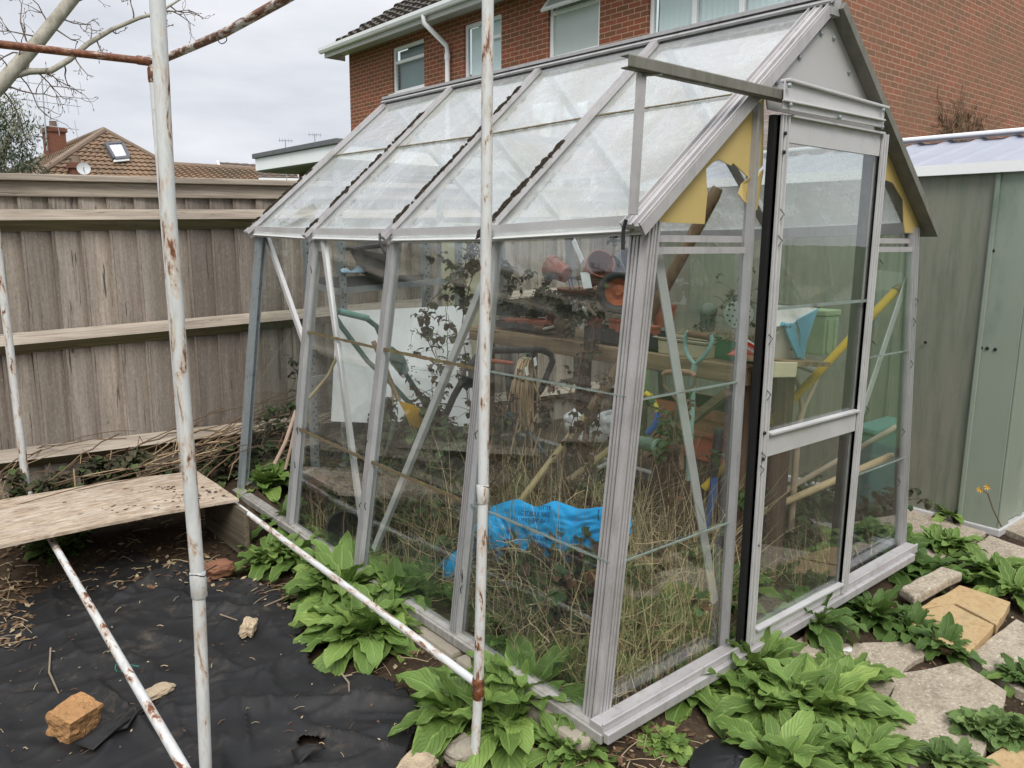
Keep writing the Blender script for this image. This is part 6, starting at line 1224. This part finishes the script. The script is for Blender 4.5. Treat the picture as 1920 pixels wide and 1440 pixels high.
M['bleaf'] = leafmat('bramble_leaf', (.045, .05, .025), (.10, .09, .05), .35, .15); M['bleafg'] = leafmat('green_bramble_leaf', (.05, .09, .03), (.10, .15, .05), .35, .15); M['bstem'] = plain('bramble_stem', (.13, .07, .05), .7, var=.4, scale=40, bump=.2)
def bramble(stems, nl, seed, lab, leafs=('bleaf', 'bleafg'), r=.003, name='bramble', ls=(.03, .055), berries=0, kind=None, sub_=3):
    m = MB(); rnd = random.Random(seed)
    for st in stems:
        P_ = []
        for i in range(len(st)-1):
            for j in range(4): P_.append(lerp(st[i], st[i+1], j/4)+Vector([rnd.uniform(-.008, .008) for _ in range(3)]))
        P_.append(st[-1]); m.tube(P_, [r*(1-.6*i/len(P_)) for i in range(len(P_))], 5)
        for s_ in range(sub_):
            i = rnd.randrange(len(P_)); q = P_[i]; dv = Vector((rnd.gauss(0, 1), rnd.gauss(0, 1), rnd.gauss(.2, .8))).normalized()*rnd.uniform(.05, .16); m.tube([q, q+dv*.5+Vector((0, 0, .01)), q+dv], [r*.5, r*.4, r*.25], 4); P_.append(q+dv)
            if berries and rnd.random() < berries:
                for k in range(5): o = q+dv+Vector([rnd.uniform(-.014, .014) for _ in range(3)]); m.lathe([(0, -.004), (.0045, 0), (0, .004)], o, (0, 0, 1), 6)
        for i in range(nl):
            q = rnd.choice(P_)+Vector([rnd.gauss(0, .012) for _ in range(3)]); az = rnd.uniform(0, 6.28)
            for k in (-1, 0, 1) if rnd.random() < .5 else (0,): L_ = rnd.uniform(*ls); leaf(m, q, az+k*.9, rnd.uniform(-.9, .7), L_, L_*.34, rnd.uniform(.2, 1.4), rnd, 1 if rnd.random() < .7 else 2, nu=4, nv=2, petiole=.2, curl=.3)
    o = m.build(name, [M['bstem'], M[leafs[0]], M[leafs[1]]], smooth=True); return tag(o, lab, 'bramble', kind=kind)
F = lambda x_, y_, Y: at(x_, y_, 'y', Y)
bramble([[F(885, 800, 1.7), F(872, 690, 1.7), F(868, 580, 1.7), F(858, 530, 1.7), F(840, 490, 1.7), F(815, 470, 1.7)], [F(868, 580, 1.7), F(890, 500, 1.6), F(895, 460, 1.6)], [F(860, 530, 1.7), F(890, 440, 1.6)], [F(850, 525, 1.7), F(800, 580, 1.65), F(795, 600, 1.65), F(812, 660, 1.6), F(830, 720, 1.6)]], 30, 5, 'tall bare bramble with a few dark leaves before the yellow panel', berries=.5, sub_=6)
bramble([[F(830, 720, 1.6), F(815, 660, 1.6), F(820, 620, 1.6)], [F(835, 720, 1.6), F(840, 640, 1.6), F(835, 580, 1.6)], [F(880, 720, 1.6), F(850, 620, 1.6), F(840, 590, 1.6)], [F(780, 620, 1.6), F(805, 640, 1.6), F(830, 700, 1.6)]], 6, 6, 'thin leafless bramble twigs with berries against the white sheet', berries=.8, sub_=5, r=.0022)
bramble([[at(660+i*18, 900, 'x', .38), at(668+i*17, 830, 'x', .42+.05*(i % 3)), at(665+i*20, 800-14*(i % 4), 'x', .5)] for i in range(9)], 130, 7, 'dense dark leaved bramble clump in the third glass bay', sub_=4, ls=(.03, .06))
bramble([[at(715+i*22, 950, 'x', .34), at(725+i*21, 880, 'x', .38), at(715+i*24, 825-12*(i % 3), 'x', .42)] for i in range(8)], 110, 8, 'bramble clump low down under the black mower handle', ('bleafg', 'bleaf'), sub_=3, ls=(.03, .06))
bramble([[at(590+i*26, 1000, 'x', .2), at(600+i*25, 950, 'x', .25), at(590+i*30, 890-15*(i % 2), 'x', .35)] for i in range(6)], 60, 9, 'withered bramble at the foot of the far glass bay', sub_=4)
bramble([[at(960, 585, 'x', 1.4), at(1000, 575, 'x', 1.4), at(1050, 570, 'x', 1.38)], [at(1000, 590, 'x', 1.35), at(1010, 555, 'x', 1.4), at(1030, 520, 'x', 1.42)], [at(945, 570, 'x', 1.4), at(960, 530, 'x', 1.45), at(950, 505, 'x', 1.5)], [at(1050, 600, 'x', 1.3), at(1080, 590, 'x', 1.3), at(1110, 600, 'x', 1.3)], [at(1040, 560, 'x', 1.4), at(1065, 545, 'x', 1.4), at(1085, 560, 'x', 1.4)]], 140, 10, 'withered creeper sprawling over the seed trays on the bench', sub_=7, ls=(.02, .04), berries=.2)
bramble([[at(1110, 660, 'x', 1.2), at(1120, 560, 'x', 1.2), at(1150, 470, 'x', 1.2), at(1165, 440, 'x', 1.2)], [at(1055, 760, 'x', 1.15), at(1085, 690, 'x', 1.15), at(1112, 610, 'x', 1.2)]], 14, 11, 'single bramble stem climbing past the wheel on the bench', sub_=4)
bramble([[at(1240, 830, 'x', .8), at(1255, 790, 'x', .8), at(1240, 760, 'x', .85)], [at(1245, 850, 'x', .7), at(1262, 825, 'x', .75), at(1255, 800, 'x', .75)]], 24, 12, 'leafy bramble spray behind the front corner post', ('bleafg', 'bleafg'), sub_=4)
bramble([[at(1440+i*26, 1060, 'y', .35), at(1450+i*25, 1000, 'y', .4), at(1445+i*26, 930-10*(i % 3), 'y', .45)] for i in range(7)], 170, 13, 'dark ivy like undergrowth behind the lower door glass', ('bleafg', 'bleafg'), sub_=4, ls=(.03, .05))
bramble([[at(1620+i*18, 1040, 'y', .12), at(1630+i*17, 990, 'y', .15), at(1625+i*20, 930-10*(i % 2), 'y', .2)] for i in range(4)], 50, 14, 'withered undergrowth behind the right front pane', sub_=5)
bramble([[at(1300, 615, 'x', 1.45), at(1340, 590, 'x', 1.4), at(1372, 552, 'x', 1.4)], [at(1372, 552, 'x', 1.4), at(1395, 560, 'x', 1.38), at(1405, 600, 'x', 1.38)]], 26, 15, 'dry brown seed heads arching over the bench planter', sub_=5, ls=(.015, .03))
bramble([[at(x_, 1010, 'x', .45+.05*(i % 4)), at(x_+dx*.4, 870, 'x', .5+.05*(i % 3)), at(x_+dx*.8, 770, 'x', .55), at(x_+dx, y_, 'x', .6)] for i, (x_, dx, y_) in enumerate(((930, 40, 690), (960, -30, 740), (1000, 30, 720), (1030, 60, 655), (1060, 30, 700), (1085, 50, 690), (1110, -20, 740), (1250, 20, 820), (760, 60, 740), (800, 30, 700), (840, -30, 690), (900, -20, 700)))], 40, 18, 'tall brown dead stems rising through the long grass to bench height', ('deadleaf', 'bleaf'), sub_=7, r=.0028, ls=(.02, .04), berries=.3)
bramble([[at(x_, 1150, 'x', .2), at(x_+15, 1080, 'x', .24), at(x_+30, 1020-12*(i % 3), 'x', .28)] for i, x_ in enumerate(range(730, 1110, 42))], 110, 19, 'low green and brown bramble leaves pressed behind the left glass under the blue bag', ('bleafg', 'deadleaf'), sub_=4, ls=(.03, .06))
bramble([[at(x_, 1230, 'y', .12), at(x_+10, 1130, 'y', .15), at(x_+25, 1040-18*(i % 3), 'y', .18)] for i, x_ in enumerate(range(1190, 1290, 36))], 36, 20, 'withered brown leaves tangled in the grass behind the left front pane', ('deadleaf', 'bleafg'), sub_=5, ls=(.025, .05))
# ------------------------------------------------------------------ vines along the fence
vn = MB(); rnd = random.Random(40); vl = [plain('dry_vine', (.15, .10, .06), .85, var=.4, scale=30, bump=.2), plain('pale_vine', (.40, .30, .18), .85, var=.3, scale=30, bump=.2)]
for i in range(70):
    x0 = rnd.uniform(-1.1, .35); y0 = rnd.uniform(2.45, 2.9); z0 = rnd.uniform(.0, .2); L_ = rnd.uniform(.3, 1.0); up = rnd.uniform(-.02, .16); pts = []
    for j in range(9): t = j/8; pts.append(Vector((x0+L_*t, y0+rnd.uniform(-.03, .03)+.1*sin(t*3+i), z0+up*t+.05*sin(t*pi)*rnd.uniform(.5, 1)+.12*max(0, x0+L_*t+.4))))
    vn.tube(pts, [.0035*rnd.uniform(.5, 1.2)]*9, 5, m=0 if rnd.random() < .78 else 1)
for i in range(45):
    p = Vector((rnd.uniform(-1.1, .45), rnd.uniform(2.5, 2.85), rnd.uniform(.0, .15))); az = rnd.uniform(0, 6.28); pts = [p+Vector((cos(az)*.12*t, sin(az)*.06*t, rnd.uniform(.08, .26)*t*(1.3-t*.6))) for t in (0, .3, .6, .9, 1.1)]; vn.tube(pts, .0022, 4, m=i % 2)
stuff(vn.build('dry_vines', vl), 'mat of dry tangled vine stems along the foot of the fence', 'vines')
bramble([[Vector((-1.0+i*.16, 2.6, .0)), Vector((-.95+i*.16, 2.65, .09)), Vector((-.9+i*.15, 2.6+.03*(i % 3), .13+.04*(i % 4)))] for i in range(10)], 150, 16, 'dark leaves among the dry stems at the fence foot', sub_=4, ls=(.03, .06), kind=None, name='fence_bramble')
bramble([[F(545, 860, 2.4), F(520, 840, 2.45), F(548, 770, 2.5), F(552, 690, 2.6), F(545, 665, 2.6)], [F(490, 840, 2.5), F(500, 790, 2.6), F(520, 760, 2.6)]], 26, 17, 'thin bramble reaching up beside the second glass post', ('bleafg', 'bleaf'), sub_=5)
b = MB(); b.tube([F(555, 770, 2.05), F(535, 830, 2.0), F(515, 870, 2.0)], .009, 7); b.tube([F(557, 780, 2.05), F(545, 840, 2.0), F(535, 880, 2.0)], .007, 7); tag(b.build('stick', plain('pinkish_stick', (.36, .26, .2), .8, var=.25)), 'pair of peeled sticks leaning on the second glass post outside', 'stick')
# ------------------------------------------------------------------ trees beyond the fence
s = NT('pale_bark'); n1 = s.noise(s.map((1, 1, .5)), 14, 6, .7); c = s.mix(s.ramp(n1, [(.35, 0.), (.65, 1.)]), (.22, .20, .155), (.40, .375, .31)); s.bump(n1, .4, .01); M['bark'] = s.set(.85, 0, c)
M['twig'] = plain('dark_twig', (.15, .115, .09), .85, var=.3, bump=0)
tree = thing('bare_tree', 'bare pale barked tree with upward limbs beyond the fence', 'tree', (-1.6, 6.2, 0)); TYD = 6.2; Q = lambda x_, y_: at(x_, y_, 'y', TYD)
b = MB(); b.tube([Vector((-1.5, TYD, -.2)), Q(-150, 330), Q(-60, 215), Q(0, 160), Q(70, 80), Q(150, -20), Q(200, -90)], [.14, .1, .07, .055, .05, .047, .04], 12); b.build('trunk', M['bark'], tree, smooth=True)
b = MB(); b.tube([Q(15, 142), Q(35, 139), Q(55, 134), Q(95, 133), Q(130, 112), Q(165, 82), Q(210, 55), Q(260, 34), Q(300, 22), Q(345, -6)], [.03, .028, .026, .024, .023, .021, .018, .016, .013, .008], 10); b.tube([Q(48, 130), Q(55, 105), Q(62, 95)], [.02, .014, .01], 8); b.build('limb', M['bark'], tree, smooth=True)
tw = MB(); rnd = random.Random(6)
def twig(p, d_, L_, r, dep):
    n = 4; pts = [p]; d_ = d_.normalized()
    for i in range(n): d_ = (d_+Vector((rnd.gauss(0, .25), rnd.gauss(0, .25), rnd.gauss(0, .25)))).normalized(); pts.append(pts[-1]+d_*L_/n)
    tw.tube(pts, [r*(1-.55*i/n) for i in range(n+1)], 4)
    if dep > 0:
        for k in range(rnd.choice((2, 2, 3))): twig(pts[rnd.choice((2, 3, 4, 4))], d_+Vector((rnd.gauss(0, .8), rnd.gauss(0, .6), rnd.gauss(.0, .8))), L_*rnd.uniform(.4, .65), r*.6, dep-1)
    else: tw.lathe([(0, -.01), (r*1.7, 0), (0, .022)], pts[-1], d_, 5)
for x_, y_, dx, dy, L_ in ((96, 55, -25, -40, .25), (80, 70, -40, -10, .3), (60, 95, -30, 5, .25), (110, 35, 40, 20, .2), (95, 50, 30, 30, .22), (130, 5, 40, 5, .25), (50, 78, -10, -50, .28), (250, 37, -3, -35, .16), (165, 85, 8, -35, .2), (275, 30, 40, 15, .14), (210, 58, 10, 15, .1), (95, 133, -10, 18, .12), (120, 120, 15, 22, .2), (60, 130, 80, 15, .3), (35, 140, 60, 35, .4), (10, 160, 60, 40, .45), (300, 22, 30, -10, .25), (310, 20, 40, -3, .25), (320, 12, 30, 20, .2), (280, 28, 30, 30, .15), (140, 95, 8, 30, .18), (20, 135, -30, -30, .3), (45, 100, -50, 20, .3), (30, 115, 5, -30, .25), (180, 73, 15, 25, .12), (75, 133, 40, 14, .2), (5, 170, 50, 60, .3)):
    p = Q(x_, y_); twig(p, Q(x_+dx, y_+dy)-p+Vector((0, rnd.uniform(-.1, .1), 0)), L_, .007, 2)
tw.build('twigs', M['twig'], tree)
ol = thing('evergreen_tree', 'small leaved grey green evergreen tree at the left behind the fence', 'tree', (-.9, 9, 0)); b = MB(); b.tube([(-1.2, 9, -.2), at(-20, 350, 'y', 9), at(10, 270, 'y', 9), at(40, 220, 'y', 9)], [.1, .06, .04, .01], 8); b.tube([at(-20, 330, 'y', 9), at(60, 310, 'y', 9), at(85, 290, 'y', 9)], [.04, .02, .01], 8); b.build('trunk', M['bark'], ol)
b = MB(); rnd = random.Random(15); lv = [plain('olive_leaf', (.075, .095, .05), .6, var=.4, bump=0), plain('olive_leaf_pale', (.22, .25, .17), .6, var=.3, bump=0), plain('olive_leaf_dark', (.03, .04, .02), .6, var=.3, bump=0)]
cl = []
for i in range(190):
    t = rnd.random(); x_ = rnd.uniform(-150, 78); y_ = rnd.uniform(182, 335); 
    lim = 175+max(0, (x_-20))*1.6+max(0, -x_)*.0
    if y_ < lim: continue
    if x_ > 62 and y_ < 300 and rnd.random() < .5: continue
    cl.append((x_, y_))
for x_, y_ in cl:
    c_ = at(x_, y_, 'y', 9+rnd.gauss(0, .35)); ax_ = Vector((rnd.gauss(0, .5), rnd.gauss(0, .5), 1)).normalized(); mm = rnd.choices((0, 1, 2), (.5, .25, .25))[0]
    for k in range(44):
        p = c_+Vector((rnd.gauss(0, .085), rnd.gauss(0, .085), rnd.gauss(0, .085))); d_ = (ax_+Vector((rnd.gauss(0, .6), rnd.gauss(0, .6), rnd.gauss(0, .5)))).normalized(); s_ = d_.orthogonal().normalized(); s_ = (s_*cos(k)+d_.cross(s_)*sin(k)); L_ = rnd.uniform(.035, .065)
        b.add([p, p+d_*L_*.5+s_*L_*.13, p+d_*L_, p+d_*L_*.5-s_*L_*.13], [(0, 1, 2, 3)], mm if rnd.random() < .7 else rnd.randrange(3))
    b.tube([c_-ax_*.12, c_+ax_*.1], .004, 3, m=2)
b.build('crown', lv, ol)
# ------------------------------------------------------------------ rotary airer with washing, seen through the roof glass
ra = thing('rotary_airer', 'grey rotary clothes airer standing between greenhouse and house', 'airer', (4.9, 5.4, 0)); c_ = at(1045, 300, 'y', 5.4); b = MB(); b.tube([(c_.x, 5.4, -.2), (c_.x, 5.4, c_.z+1.1)], .022, 8); b.build('pole', M['zinc'], ra)
for a in (.4, 1.97, 3.54, 5.11): b = MB(); b.tube([(c_.x, 5.4, 1.5), (c_.x+cos(a)*1.2, 5.4+sin(a)*1.2, 2.45)], .012, 6); b.build('arm', M['zinc'], ra)
for (x0, lab) in ((1000, 'white garment pegged left of the airer pole, seen through the roof glass'), (1058, 'white garment pegged right of the airer pole, seen through the roof glass')):
    b = MB(); A, B = at(x0, 196, 'y', 5.0), at(x0+44, 190, 'y', 5.0)
    b.grid(lambda u, v: lerp(A, B, u)+Vector((.03*sin(u*9)*v, .05*sin(u*14+v*3)*v, -v*.42*(1-.2*abs(u-.5)))), 16, 10, keep=lambda u, v: not ((u < .2 or u > .8) and v > .42)); tag(b.build('garment', M['wbag'], smooth=True, solid=.003), lab, 'washing', 'white washing on the airer')
